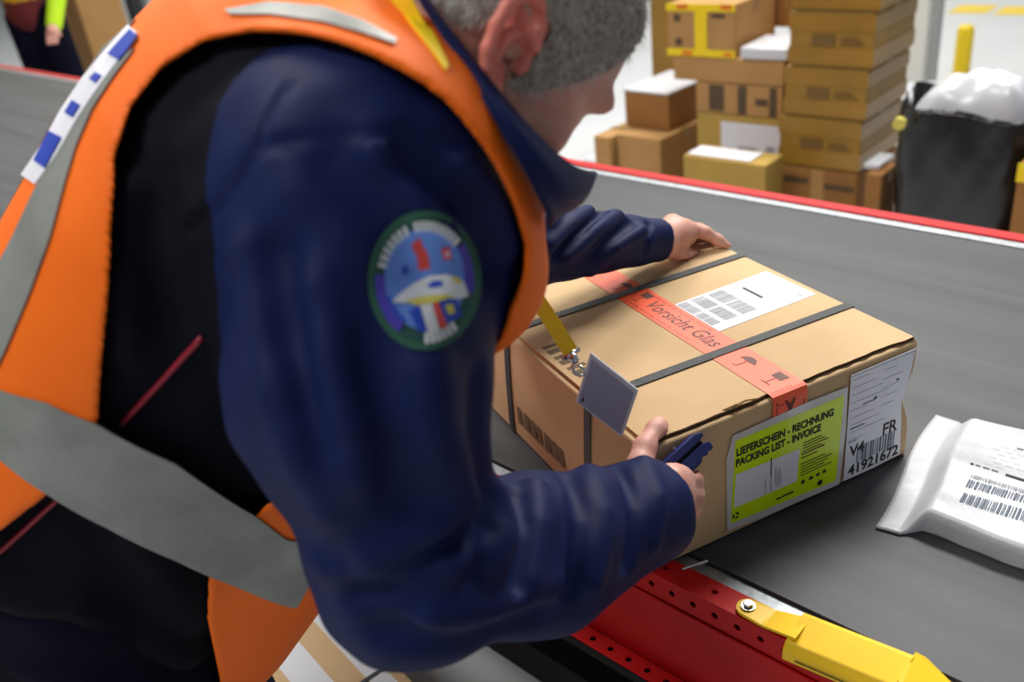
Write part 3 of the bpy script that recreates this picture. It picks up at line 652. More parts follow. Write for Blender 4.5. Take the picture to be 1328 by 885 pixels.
# ------------------------------------------------------------------ things on the floor beside the conveyor
o = at(470, 850, 1.62); zf = o[2]
fb = empty('floor_carton', (o[0], o[1], 0), 0, label='brown carton with white tape bands on the floor beside the conveyor', cat='box')
dirv = at(500, 885, 1.62)-at(425, 795, 1.62); dirv[2] = 0
A_ = on_z(425, 795, zf); B_ = on_z(510, 885, zf); dv = nrm([B_[0]-A_[0], B_[1]-A_[1], 0]); fb.rotation_euler = (0, 0, math.atan2(dv[1], dv[0]))
pv = np.array([-dv[1], dv[0], 0]); 
if (on_z(540, 880, zf)-o)@pv < 0: pv = -pv
sgn = 1 if abs(pv[0]+dv[1]) < 1e-6 else -1
tr_ = (on_z(530, 878, zf)-o)@pv
ya, yb_ = sorted((sgn*tr_, sgn*(tr_-.42)))
MB().box((-.35, ya, 0), (.30, yb_, zf)).build('body', 'cardboard', fb, bevel=.005)
for t0, t1 in ((.020, .055), (.100, .155)):
    a_, b_ = sorted((sgn*(tr_-t0), sgn*(tr_-t1)))
    MB().box((-.351, a_, zf-.001), (.301, b_, zf+.001)).build('tape_band', 'white_paper', fb)
q = (on_z(480, 880, zf)-o)@dv
MB().box((q-.004, ya-.002, zf-.3), (q+.004, yb_+.002, zf+.0025)).build('strap', 'strap_black', fb)

# ------------------------------------------------------------------ left distance
def lp(x, y, d): return at(x, y, d)
q = on_z(108, 150, 0.0)
e_ = empty('tall_carton', tuple(at(105, 60, 7.2)*np.array([1, 1, 0])), PHI, label='tall brown carton standing behind the worker in yellow sleeves', cat='box')
MB().box((-.17, 0, 0), (.16, .35, 1.15)).build('body', 'carton_tan', e_, bevel=.006)
MB().box((-.02, -.002, 0), (.04, .352, 1.152)).build('tape', 'packing_tape', e_)
e_ = empty('wrapped_roll', tuple(at(123, 25, 7.6)*np.array([1, 1, 0])), PHI, label='film wrapped grey bundle standing by the tall carton', cat='parcel')
MB().tube([(0, 0, 0), (0, 0, 1.3)], .12, 20).build('wrap', 'wrap_film', e_, bevel=.01)
for px, d_, m_, lab in ((145, 8.0, 'dark_steel', 'dark steel rack upright next to the film wrapped bundle'), (157, 8.6, 'rack_grey', 'light grey rack upright between dark ones'), (178, 8.2, 'dark_steel', 'dark steel rack upright farthest from the bundle'), (198, 8.8, 'rack_grey', 'light grey rack upright near the orange vest')):
    q = at(px, 20, d_); e_ = empty('rack_upright', (q[0], q[1], 0), PHI, label=lab, cat='post')
    MB().box((-.05, -.05, 0), (.05, .05, 2.6)).build('post', m_, e_); MB().box((-.09, -.09, 0), (.09, .09, .015)).build('foot_plate', m_, e_)
# ------------------------------------------------------------------ implicit surfaces for bodies and cloth
def rc(p, a, b, ra, rb):
    ab = b-a; h = np.clip(((p-a)@ab)/(ab@ab), 0, 1); return np.linalg.norm(p-a-h[:, None]*ab, axis=1)-(ra+(rb-ra)*h)
def ell(p, c, ax, rad):
    q = (p-c)@np.array(ax).T/np.array(rad); return (np.linalg.norm(q, axis=1)-1)*min(rad)
def smin(a, b, k):
    h = np.clip(.5+.5*(b-a)/k, 0, 1); return b+(a-b)*h-k*h*(1-h)
def smax(a, b, k): return -smin(-a, -b, k)
def chain(p, pts, rads, k=.006):
    d = None
    for (a, b), (ra, rb) in zip(zip(pts[:-1], pts[1:]), zip(rads[:-1], rads[1:])):
        q = rc(p, np.asarray(a), np.asarray(b), ra, rb); d = q if d is None else smin(d, q, k)
    return d
def surface(fn, lo, hi, h, slack=1.8):
    """sparse surface nets: quads of the zero level of fn inside lo..hi at spacing h"""
    lo, hi = np.asarray(lo, float), np.asarray(hi, float); B = 8*h; nb = np.ceil((hi-lo)/B).astype(int)
    g = np.stack(np.meshgrid(*[np.arange(k) for k in nb], indexing='ij'), -1).reshape(-1, 3)
    d = np.concatenate([fn(lo+(c+.5)*B) for c in np.array_split(g, max(1, len(g)//200000))])
    act = g[np.abs(d) < B*.866*slack]
    off3 = np.stack(np.meshgrid(*[np.arange(9)]*3, indexing='ij'), -1)
    dim = nb*8+2
    VV, KK, EE = [], [], []
    for blk in np.array_split(act, max(1, len(act)//400)):
        ijk = blk[:, None, None, None, :]*8+off3[None]
        v = fn((lo+ijk*h).reshape(-1, 3)).reshape(ijk.shape[:-1]); s = v < 0
        anyc = np.zeros(s[:, :8, :8, :8].shape, bool); allc = np.ones_like(anyc)
        for a in (0, 1):
            for b in (0, 1):
                for c in (0, 1): t = s[:, a:a+8, b:b+8, c:c+8]; anyc |= t; allc &= t
        w = np.argwhere(anyc & ~allc)
        if len(w) == 0: continue
        m, i, j, k = w.T
        acc = np.zeros((len(w), 3)); cnt = np.zeros(len(w))
        cor = [(a, b, c) for a in (0, 1) for b in (0, 1) for c in (0, 1)]
        for p in cor:
            for ax in range(3):
                if p[ax]: continue
                q = list(p); q[ax] = 1
                v0 = v[m, i+p[0], j+p[1], k+p[2]]; v1 = v[m, i+q[0], j+q[1], k+q[2]]; x = (v0 < 0) != (v1 < 0)
                t = np.where(x, v0/np.where(x, v0-v1, 1), 0); pt = np.array(p, float)[None]+np.zeros((len(w), 3)); pt[:, ax] += t
                acc += pt*x[:, None]; cnt += x
        base = ijk[m, i, j, k]
        VV.append(lo+(base+acc/cnt[:, None])*h); KK.append((base[:, 0]*dim[1]+base[:, 1])*dim[2]+base[:, 2])
        for ax in range(3):
            sl0 = s[:, :8, :8, :8]; sh = [slice(0, 8)]*3; sh[ax] = slice(1, 9); sl1 = s[(slice(None),)+tuple(sh)]
            ww = np.argwhere(sl0 != sl1)
            if len(ww): EE.append((ax, ijk[ww[:, 0], ww[:, 1], ww[:, 2], ww[:, 3]], sl0[tuple(ww.T)]))
    V = np.concatenate(VV); K = np.concatenate(KK); od = np.argsort(K); K = K[od]; V = V[od]
    Q = []
    for ax, b, sg in EE:
        o1, o2 = [(1, 2), (2, 0), (0, 1)][ax]; ids = []; ok = np.ones(len(b), bool)
        for da, db in ((-1, -1), (0, -1), (0, 0), (-1, 0)):
            c = b.copy(); c[:, o1] += da; c[:, o2] += db; kk = (c[:, 0]*dim[1]+c[:, 1])*dim[2]+c[:, 2]
            q = np.clip(np.searchsorted(K, kk), 0, len(K)-1); ok &= K[q] == kk; ids.append(q)
        q = np.stack(ids, 1); q = np.where(sg[:, None], q, q[:, ::-1]); Q.append(q[ok])
    return V, np.concatenate(Q)
def hit(fn, px, py, t0=.35, t1=2.4):
    """where the sight line of photo points meets a surface"""
    px, py = np.atleast_1d(np.asarray(px, float)), np.atleast_1d(np.asarray(py, float))
    v = CF[None]+((px-664)/FPX)[:, None]*CR-((py-442.5)/FPX)[:, None]*CU; nv = np.linalg.norm(v, axis=1); t = np.full(len(v), t0)
    best = np.full(len(v), 9.0); bt = t.copy()
    for i in range(90):
        d = fn(CAM+v*t[:, None]); b = np.abs(d) < best; best[b] = np.abs(d)[b]; bt[b] = t[b]
        t = np.minimum(t+np.clip(d, -.02, .3)/nv*.8, t1)
    return CAM+v*bt[:, None]
def grad(fn, p, e=.0015):
    n = np.stack([fn(p+np.eye(3)[k]*e)-fn(p-np.eye(3)[k]*e) for k in range(3)], 1); return n/(np.linalg.norm(n, axis=1)[:, None]+1e-12)
def c2w(v): return v[0]*CR-v[1]*CU+v[2]*CF
# ------------------------------------------------------------------ the worker bending over the box
L = nrm([-.64, .765, -.05]); U = np.array([.416, .422, .802]); U = nrm(U-L*(U@L)); Fw = np.cross(L, U)
TH = math.radians(24); L, Fw = L*math.cos(TH)-Fw*math.sin(TH), Fw*math.cos(TH)+L*math.sin(TH)
RS = at(470, 235, .71); T0 = RS+.165*L+.02*U-.03*Fw
SP = np.array([-.80, -.62, -.50, -.38, -.26, -.16, -.08, -.02, .02, .06, .10])
AL = np.array([.185, .190, .185, .180, .185, .195, .200, .185, .155, .125, .10])
BF = np.array([.20, .205, .205, .203, .195, .183, .163, .138, .125, .108, .092])
OF = np.array([-.01, .015, .022, .024, .026, .027, .025, .023, .026, .034, .045])
def torso(p, grow=0.0):
    q = p-T0; s = q@U; a = q@L; b = q@Fw; sc = np.clip(s, SP[0], SP[-1])
    al = np.interp(sc, SP, AL)+grow; bf = np.interp(sc, SP, BF)+grow; of = np.interp(sc, SP, OF); e = 2.3
    k = ((np.abs(a)/al)**e+(np.abs(b-of)/bf)**e)**(1/e)
    return smax((k-1)*np.minimum(al, bf)*.9, np.maximum(s-(SP[-1]+grow), -.70-s), .03)
RE = at(535, 735, .77); RU = at(466, 500, .72); RM = at(700, 718, .88); RW = at(840, 662, .975)
LS = T0+.17*L-.03*U+.02*Fw; LE = at(628, 322, 1.24); LW = at(848, 312, 1.445)
def shoulder(p):
    d = rc(p, at(500, 200, .76), RS, .085, .094)
    return smin(d, rc(p, at(560, 215, .77), at(592, 350, .77), .07, .062), .06)
def arm_r(p, g=0.0):
    d = smin(shoulder(p), rc(p, RS, RU, .099, .097), .05)
    d = smin(d, rc(p, RU, RE, .096, .076), .03)
    d = smin(d, rc(p, RE, RM, .076, .071), .035)
    return smin(d, rc(p, RM, RW, .072, .055), .03)-g
def arm_l(p, g=0.0):
    return smin(rc(p, LS, LE, .09, .066), rc(p, LE, LW, .066, .036), .03)-g
t0, t1 = at(866, 612, 1.040), at(912, 570, 1.060); ta = nrm(t1-t0); tl = np.linalg.norm(t1-t0); tb = nrm(np.cross(ta, CF)); tb = -tb if tb@CU < 0 else tb; tcv = np.cross(ta, tb)
# head frame
Fh = nrm(c2w([.63, .49, .60])); Uh = nrm(c2w([.62, -.785, -.02])); Uh = nrm(Uh-Fh*(Uh@Fh)); Lh = np.cross(Uh, Fh); HX = [Lh, Uh, Fh]
E0 = at(662, 82, .685)
def hp(l, uu, ff): return E0+l*Lh+uu*Uh+ff*Fh
NB_ = T0+.06*U+.03*Fw
def skull(p):
    d = ell(p, hp(.076, .047, .002), HX, [.079, .095, .100])
    d = smin(d, ell(p, hp(.076, .066, .045), HX, [.066, .070, .060]), .03)
    d = smin(d, ell(p, hp(.076, .02, .055), HX, [.062, .075, .050]), .03)
    d = smin(d, ell(p, hp(.076, -.035, .055), HX, [.052, .055, .045]), .03)
    return smin(d, ell(p, hp(.076, -.075, .068), HX, [.034, .028, .030]), .03)
def head(p):
    d = skull(p)
    for l in (.040, .112):
        d = smin(d, ell(p, hp(.076+(l-.076)*1.08, .040, .096), HX, [.027, .012, .017]), .012)           # brow ridge
        d = smax(d, -ell(p, hp(l, .016, .110), HX, [.017, .011, .012]), .010)          # eye socket
        d = smin(d, ell(p, hp(l, .016, .090), HX, [.013, .012, .0125]), .004)          # eyeball with lid
        d = smin(d, ell(p, hp(.076+(l-.076)*1.02, -.012, .080), HX, [.022, .018, .018]), .02)  # cheekbone
    d = smin(d, rc(p, hp(.076, .022, .100), hp(.076, -.018, .120), .008, .011), .012)
    for l in (.066, .086): d = smin(d, ell(p, hp(l, -.022, .110), HX, [.008, .007, .009]), .006)
    d = smin(d, ell(p, hp(.076, -.046, .100), HX, [.022, .005, .008]), .006)
    d = smin(d, ell(p, hp(.076, -.056, .098), HX, [.019, .006, .008]), .006)
    d = smax(d, -ell(p, hp(.076, -.0508, .109), HX, [.020, .0012, .010]), .003)
    # ears: helix ring, concha, lobe
    for sg in (0, 1):
        c = (lambda l, u_, f_: hp(l if not sg else .152-l, u_, f_))
        ax = HX
        ctr = c(-.010, .014, -.018)
        ring = [c(-.010, .012+.034*math.cos(t)-.004, -.014-.021*math.sin(t)-.010*math.cos(t)) for t in np.linspace(-1.25, 3.0, 10)]
        ring = [r_+Lh*(0 if not sg else 0) - Lh*(.006 if not sg else -.006)*math.sin(math.pi*i/9) for i, r_ in enumerate(ring)]
        e = chain(p, ring, [.0052]*10, .004)
        plate = ell(p, c(-.002, .012, -.014), HX, [.007, .031, .019])
        e = smin(e, plate, .006)
        e = smin(e, chain(p, [c(-.008, .030, -.004), c(-.011, .012, -.020), c(-.009, -.006, -.014)], [.0035, .0045, .004], .004), .005)
        e = smax(e, -ell(p, c(-.014, .004, -.006), HX, [.016, .013, .009]), .004)
        e = smax(e, -ell(p, c(-.016, .029, -.016), HX, [.011, .009, .010]), .004)
        e = smin(e, ell(p, c(-.006, -.026, -.002), HX, [.006, .011, .009]), .006)
        e = smin(e, ell(p, c(-.004, .004, .008), HX, [.006, .008, .004]), .004)
        d = smin(d, e, .006)
    d = smin(d, rc(p, hp(.082, -.02, -.026), NB_+.012*L, .050, .046), .03)
    return d
def hand_r(p):
    wr = at(838, 660, .985); pm = at(862, 648, 1.028)
    d = rc(p, at(790, 678, .95), wr, .034, .029)
    d = smin(d, rc(p, wr, pm, .027, .033), .02)
    d = smin(d, rc(p, at(872, 626, 1.030), at(868, 676, 1.034), .022, .020), .015)
    th = [at(842, 632, 1.010), at(830, 604, 1.025), at(836, 581, 1.040), at(852, 557, 1.062), at(855, 551, 1.066)]
    d = smin(d, chain(p, th, [.017, .0145, .0125, .0118, .0095], .008), .010)
    for k, (ky, px_) in enumerate(((620, 905), (639, 906), (658, 902), (676, 895))):
        kn = at(px_-22, ky, 1.030); pip = at(px_-6, ky+3, 1.052); dip = at(px_-14, ky+6, 1.070); tip = at(px_-32, ky+4, 1.068)
        r0 = (.0122, .0125, .0118, .0102)[k]
        d = smin(d, chain(p, [pm+.3*(kn-pm), kn, pip, dip, tip], [r0, r0*1.02, r0*.95, r0*.85, r0*.8], .005), .0045)
    return d
HTIP = at(945, 322, 1.500)
def hand_l(p):
    wr = at(852, 313, 1.450); kn = at(888, 303, 1.480)
    d = rc(p, at(800, 314, 1.40), wr, .029, .027)
    d = smin(d, rc(p, wr, kn, .026, .021), .02)
    d = smin(d, rc(p, at(876, 300, 1.475), at(872, 292, 1.53), .022, .019), .015)
    for k, (dx, dy, dd) in enumerate(((0, 0, 0), (-6, -3, .024), (-14, -5, .046), (-22, -6, .066))):
        r0 = (.0105, .0108, .0102, .0088)[k]
        pts = [at(880+dx*.7, 303+dy, 1.476+dd), at(893+dx*.8, 297+dy, 1.482+dd), at(914+dx, 302+dy, 1.490+dd), at(931+dx*1.3, 312+dy, 1.497+dd), at(943+dx*1.6, 321+dy*.4, 1.499+dd)]
        d = smin(d, chain(p, pts, [r0*1.1, r0*1.1, r0, r0*.9, r0*.78], .006), .0045)
    th = [at(862, 322, 1.455), at(876, 328, 1.468), at(888, 331, 1.480), at(899, 331, 1.490)]
    return smin(d, chain(p, th, [.015, .0125, .011, .0095], .006), .008)
FH = nrm([Fw[0], Fw[1], 0]); LHo = np.array([-FH[1], FH[0], 0])
PC = T0-.60*U+.0*Fw
HIPS = [PC+sg*.095*LHo for sg in (-1, 1)]
FEET = [np.array([h[0], h[1], 0])-FH*.02+sg*.04*LHo for h, sg in zip(HIPS, (-1, 1))]
KNEES = [.5*(h+np.array([f[0], f[1], .08]))+FH*.05 for h, f in zip(HIPS, FEET)]
def core(p):
    d = torso(p, -.035)
    d = smin(d, rc(p, RS, RE, .05, .042), .03); d = smin(d, rc(p, RE, at(835, 661, .985), .045, .028), .02)
    d = smin(d, rc(p, LS, LE, .05, .040), .03); d = smin(d, rc(p, LE, at(846, 313, 1.447), .04, .026), .02)
    for h, k, f in zip(HIPS, KNEES, FEET):
        d = smin(d, rc(p, h, k, .085, .055), .04); d = smin(d, rc(p, k, f+Z*.10, .052, .035), .03)
        d = smin(d, rc(p, f+Z*.08, f+FH*.13+Z*.045, .036, .028), .02)
    return d
def near(c, R): return lambda p: ((p-c)**2).sum(1) < R*R
GR = [(near(hp(.076, .01, .0), .24), head, .03), (near(at(866, 640, 1.02), .14), hand_r, .008), (near(at(885, 308, 1.47), .16), hand_l, .008)]
def box_gap(p):      # distance outside the held box: hands press against it, never into it
    q = p-BN; x, y, z = q@e1, q@e2, q[:, 2]
    return np.maximum.reduce([np.abs(x-BW/2)-BW/2-.0045, np.abs(y-BD/2)-BD/2-.004, np.abs(z-BH/2)-BH/2-.0075])
def tool_gap(p):
    q = p-t0; x, y, z = q@ta, q@tb/1.45, q@tcv/1.3
    return np.maximum.reduce([np.abs(x-(tl-.02)/2)-(tl+.034)/2, np.maximum(y-.0108, -.0150-y)*1.45, (np.abs(z)-.0082)*1.3])
def body_fn(p):
    d = core(p)
    for m_, g_, k_ in GR:
        w = m_(p)
        if w.any():
            d[w] = smin(d[w], g_(p[w]), k_)
            if g_ is not head: d[w] = smax(d[w], -box_gap(p[w]), .002)
            if g_ is hand_r: d[w] = smax(d[w], -tool_gap(p[w]), .001)
    return d
foot_c = (FEET[0]+FEET[1])/2
man = empty('person', (foot_c[0], foot_c[1], 0), label='worker in navy jacket and orange safety vest bending over the strapped box', cat='person')
MINV = Matrix.Translation((-foot_c[0], -foot_c[1], 0)); FO3 = np.array([foot_c[0], foot_c[1], 0])
def rel(V): return np.asarray(V)-FO3
LO = np.array([-1.45, -.25, -.02]); HI = np.array([-.05, 1.25, 1.75])
V, Q = surface(body_fn, (-1.45, -.25, -.01), (-.2, 1.30, 1.72), .0032, 1.5)
bo = fast_mesh('body', rel(V), Q, ['skin', 'skin_ear', 'lip', 'nail'], man)
me = bo.data; fc = V[Q].mean(1); mi = np.zeros(len(Q), np.int32)
q = fc-E0; l_, u_, f_ = q@Lh, q@Uh, q@Fh
mi[((l_ < -.003) | (l_ > .155)) & (np.abs(u_-.008) < .05) & (np.abs(f_+.012) < .035)] = 1
mi[(np.abs(l_-.076) < .024) & (np.abs(u_+.051) < .008) & (f_ > .09)] = 2
tn = at(857, 547, 1.056); mi[(np.linalg.norm(fc-tn, axis=1) < .0085)] = 3
me.polygons.foreach_set('material_index', mi)
# eyes
for l in (.040, .112):
    c = hp(l, .015, .0955); mb = MB()
    mb.tube([c+Fh*.004, c+Fh*.0062], [.0045, .0035], 12); mb.v = [tuple(rel(v)) for v in mb.v]; mb.build('eye', 'eye_dark', man)
    mb = MB().tube([hp(l-.022, .040, .105), hp(l, .047, .109), hp(l+.020, .042, .105)], [.003, .0045, .003], 8); mb.v = [tuple(rel(v)) for v in mb.v]; mb.build('eyebrow', 'hair_grey', man)
# ---- hair
def hair_line(f_):
    return np.interp(f_, [-.2, -.045, -.036, -.030, .006, .012, .030, .052, .070, .088, .098], [-.004, -.006, .004, .034, .040, -.012, -.006, .026, .052, .086, .14])
def hair_fn(p):
    q = p-E0; u_, f_ = q@Uh, q@Fh
    d = np.abs(skull(p)-.0035)-.0035
    return smax(d, hair_line(f_)-u_, .004)
c = hp(.076, .045, 0); V, Q = surface(hair_fn, c-.16, c+.16, .003, 1.6)
hr = fast_mesh('hair', rel(V), Q, ['hair_grey', 'hair_strand'], man, label='short grey hair')
sel = V[RNG.integers(0, len(V), 26000)]; n_ = grad(skull, sel); sel = sel[(skull(sel) > .004)][:15000]; n_ = grad(skull, sel)
dn = -Uh*.8+Fh*.15-.55*Fh*0; tg = dn[None]-(n_@dn)[:, None]*n_; tg /= np.linalg.norm(tg, axis=1)[:, None]+1e-9
tg = tg+RNG.normal(0, .35, tg.shape); ln = RNG.uniform(.006, .013, len(sel))[:, None]
tipd = sel+(tg*.8+n_*RNG.uniform(.15, .6, (len(sel), 1)))*ln; sd = np.cross(tg, n_); sd /= np.linalg.norm(sd, axis=1)[:, None]+1e-9
VV = np.stack([sel-sd*.0004, sel+sd*.0004, tipd], 1).reshape(-1, 3); QQ = np.arange(len(VV)).reshape(-1, 3)
fast_mesh('hair_strands', rel(VV), QQ, 'hair_strand', hr, kind='stuff')
# ---- jacket with seams and folds
def jbase(p, g=0.0): return smin(smin(torso(p, g), arm_r(p, g), .035), arm_l(p, g), .035)
FOLDS = [
 ([(372, 112), (345, 160), (332, 195), (310, 235), (285, 265), (245, 300)], -.0035, .0045), ([(335, 192), (400, 180), (470, 172), (540, 175), (600, 190)], -.0035, .0045),
 ([(440, 210), (480, 245), (520, 300), (540, 360)], -.008, .020), ([(540, 205), (590, 240), (625, 285), (640, 340)], -.011, .018), ([(490, 205), (540, 250), (580, 300)], .006, .016),
 ([(600, 215), (640, 260), (662, 320)], .006, .012),
 ([(322, 330), (340, 450), (375, 560), (420, 660)], .007, .018), ([(362, 330), (385, 450), (420, 580)], -.007, .016), ([(410, 380), (432, 490), (465, 620)], .006, .018),
 ([(480, 450), (500, 540), (520, 640)], -.006, .018), ([(560, 480), (570, 560), (600, 640)], .007, .018), ([(620, 500), (618, 570), (630, 640)], -.006, .013),
 ([(645, 640), (655, 680), (645, 730)], .010, .010), ([(668, 640), (678, 690), (668, 760)], -.009, .009), ([(695, 632), (702, 680), (690, 750)], .009, .010), ([(610, 655), (560, 690), (480, 715)], .009, .014),
 ([(600, 690), (550, 730), (470, 765)], -.009, .014), ([(420, 735), (500, 745), (590, 730), (650, 700)], .008, .014), ([(620, 640), (632, 690), (610, 740)], -.008, .010),
 ([(735, 615), (752, 670), (740, 760)], -.008, .010), ([(765, 612), (785, 665), (770, 755)], .007, .012), ([(800, 605), (822, 655), (815, 730)], -.007, .009), ([(835, 598), (855, 645), (850, 705)], .005, .008),
 ([(560, 800), (640, 790), (720, 760)], .006, .014), ([(500, 820), (600, 830), (700, 800)], -.006, .014),
 ([(800, 278), (770, 300), (735, 335)], .009, .010), ([(832, 300), (800, 322), (768, 352)], .008, .010), ([(762, 272), (742, 292), (715, 318)], .009, .010), ([(725, 268), (712, 285)], .007, .010),
 ([(782, 276), (752, 300), (722, 328)], -.008, .009), ([(818, 290), (785, 315), (750, 345)], -.008, .009), ([(842, 290), (838, 312), (836, 330)], -.005, .006),
 ([(-40, 750), (100, 785), (240, 850)], .010, .020), ([(-40, 800), (100, 840), (220, 900)], -.010, .020), ([(140, 620), (200, 720), (260, 800)], .006, .02),
 ([(170, 250), (160, 350), (165, 450)], .006, .02), ([(200, 230), (195, 330), (215, 420)], -.006, .02)]
FPT = [(hit(jbase, [a for a, b in pl], [b for a, b in pl]), am, wd_) for pl, am, wd_ in FOLDS]
def jacket_fn(p):
    d = jbase(p)
    for pts, am, wd_ in FPT:
        c = pts.mean(0); R = np.linalg.norm(pts-c, axis=1).max()+3*wd_
        w = np.where((((p-c)**2).sum(1) < R*R) & (np.abs(d) < .05))[0]
        if len(w) == 0: continue
        dist = np.min([rc(p[w], a, b, 0, 0) for a, b in zip(pts[:-1], pts[1:])], axis=0); d[w] -= 1.8*am*np.exp(-(dist/wd_)**2)
    d -= .0016*np.sin(p@np.array([61., 33., -48.]))*np.sin(p@np.array([-27., 52., 39.])+1)
    # open cuffs
    for W0, W1, ext, r0, r1 in ((RM, RW, .022, .042, .047), (LE, LW, .012, .029, .032)):
        w = np.where(((p-W1)**2).sum(1) < .02)[0]
        if len(w):
            ax = nrm(W1-W0); q = p[w]; d[w] = smax(d[w], (q-(W1+ax*ext))@ax, .004); d[w] = smax(d[w], -rc(q, W1-ax*.005, W1+ax*.08, r0, r1), .004)
    return d
V, Q = surface(jacket_fn, (-1.45, -.3, .60), (-.2, 1.25, 1.66), .0036, 1.6)
jk = fast_mesh('jacket', rel(V), Q, ['jacket_navy', 'jacket_black'], man, label='navy softshell jacket with black side panel')
fc = V[Q].mean(1); dt, da, dl = torso(fc), arm_r(fc), arm_l(fc)
jk.data.polygons.foreach_set('material_index', ((dt < da+.004) & (dt < dl+.004)).astype(np.int32))
def piping(pl, name='piping', m_='piping_red', rad=.0026):
    xs = np.interp(np.linspace(0, 1, 14), np.linspace(0, 1, len(pl)), [a for a, b in pl]); ys = np.interp(np.linspace(0, 1, 14), np.linspace(0, 1, len(pl)), [b for a, b in pl])
    h = hit(jacket_fn, xs, ys); mb = MB().tube(list(h), rad, 8); mb.v = [tuple(rel(v)) for v in mb.v]; return mb.build(name, m_, jk, smooth=True)
piping([(262, 438), (232, 470), (200, 505), (158, 550)]); piping([(78, 645), (45, 675), (5, 712), (-40, 745)])
# collar
Pf, Pb, Pn = at(715, 268, .81), at(503, -50, .86), at(626, 122, .650); Tf, Tb, Tn = at(776, 203, .85), at(556, -70, .83), at(650, 122, .664)
cb_, ct_ = (Pf+Pb)/2, (Tf+Tb)/2; P = []
for w in np.linspace(-.25, 1, 8):
    row = []
    for t in np.radians(np.linspace(22, 258, 72)):
        c_, s_ = math.cos(t), math.sin(t); q_ = (abs(c_)**5+abs(s_)**5)**(-1/5) if c_ < 0 and s_ > 0 else 1.0
        b_ = cb_+q_*(c_*(Pf-cb_)+s_*(Pn-cb_)); t_ = ct_+q_*(c_*(Tf-ct_)+s_*(Tn-ct_))
        row.append(b_+(t_-b_)*w + (b_-cb_)*.05*math.sin(math.pi*max(0, w)))
    P.append(row)
P = np.array(P); Nn = P-(cb_+ct_)/2; ax_ = nrm(ct_-cb_); Nn = Nn-(Nn@ax_)[..., None]*ax_; Nn /= np.linalg.norm(Nn, axis=2)[..., None]
V_, F_ = slab(P, Nn, .0045); mesh_obj('collar', rel(V_), F_, 'jacket_navy', jk, smooth=True, label='stand-up jacket collar')
# ---- orange vest
def mir(p): a = (p-T0)@L; return p-2*np.maximum(a, 0)[:, None]*L
def sstep(x, a, b): t = np.clip((x-a)/(b-a), 0, 1); return t*t*(3-2*t)
def vbase(p):
    q = mir(p); d = smin(torso(q), shoulder(q), .035); d = smin(d, rc(q, RS, RS+.25*(RU-RS), .099, .098), .05)
    s, b = (q-T0)@U, (q-T0)@Fw
    return d-.012-.022*sstep(b, .08, .2)*sstep(-s, .15, .4)
OPEN = [(-140, 790), (-60, 735), (0, 690), (65, 640), (128, 550), (132, 480), (140, 400), (145, 300), (150, 200), (170, 140), (210, 88), (265, 54), (330, 40), (400, 46), (470, 68), (540, 104), (578, 132), (612, 172), (642, 215), (668, 270), (682, 320), (680, 355), (662, 400), (640, 450), (622, 480), (520, 560), (345, 655), (270, 740), (268, 800), (285, 885), (300, 960)]
H_ = hit(vbase, [a for a, b in OPEN], [b for a, b in OPEN]); PS, PB = (H_-T0)@U, (H_-T0)@Fw
SHEAR = .8; PS = PS+SHEAR*((H_-T0)@L); PS[0] -= .35; PS[-1] -= .35
def opening(s, b):
    """signed distance to the side opening in the side view of the body, negative inside"""
    n = len(PS); d = np.full(len(s), 9.0); ins = np.zeros(len(s), bool)
    for i in range(n):
        j = (i+1) % n; x0, y0, x1, y1 = PS[i], PB[i], PS[j], PB[j]; ex, ey = x1-x0, y1-y0
        t = np.clip(((s-x0)*ex+(b-y0)*ey)/(ex*ex+ey*ey+1e-12), 0, 1); d = np.minimum(d, np.hypot(s-x0-t*ex, b-y0-t*ey))
        c = ((y0 > b) != (y1 > b)); ins ^= c & (s < (x1-x0)*(b-y0)/(np.where(y1 == y0, 1e-9, y1-y0))+x0)
    return np.where(ins, -d, d)
def vest_fn(p):
    d0 = vbase(p); d = np.abs(d0)-.0032
    w = np.where(np.abs(d0) < .04)[0]
    if len(w):
        pw = p[w]; s, a, b = (pw-T0)@U, (pw-T0)@L, (pw-T0)@Fw
        cut = -opening(s-SHEAR*np.abs(a), b)
        w3 = (pw-cb_)@np.linalg.inv(np.stack([Pf-cb_, Pn-cb_, ax_]))
        cut = np.maximum(cut, np.maximum(-rc(pw, cb_-.03*ax_, ct_+.1*ax_, .086, .09), np.minimum((.97-np.hypot(w3[:, 0], w3[:, 1]))*.10, w3[:, 2]+.004)))
        cut = np.maximum(cut, -.67-s)
        d[w] = smax(d[w], cut, .003)
    return d
V, Q = surface(vest_fn, (-1.5, -.3, .70), (-.2, 1.0, 1.66), .0034, 1.6)
vs = fast_mesh('safety_vest', rel(V), Q, 'vest_orange', man, label='orange high visibility vest with reflective tape')
sm = vs.modifiers.new('soft', 'SMOOTH'); sm.factor = .5; sm.iterations = 4
def vtape(p): return vbase(p)-.0036
def ribbon(name, ea, eb, m_, parent, th=.0018, n=40, mm=8, fn=vtape, mirror=False, **kw):
    t = np.linspace(0, 1, n); ax1, ay1 = [np.interp(t, np.linspace(0, 1, len(ea)), [q[i] for q in ea]) for i in (0, 1)]; bx1_, by1_ = [np.interp(t, np.linspace(0, 1, len(eb)), [q[i] for q in eb]) for i in (0, 1)]
    w = np.linspace(0, 1, mm); PX = ax1[:, None]+(bx1_-ax1)[:, None]*w; PY = ay1[:, None]+(by1_-ay1)[:, None]*w
    h = hit(fn, PX.ravel(), PY.ravel()); nn = grad(fn, h)
    if mirror: a = (h-T0)@L; h = h-2*a[:, None]*L; nn = nn-2*(nn@L)[:, None]*L
    V_, F_ = slab(h.reshape(n, mm, 3), nn.reshape(n, mm, 3), th)
    return mesh_obj(name, rel(V_), F_, m_, parent, smooth=False, **kw)
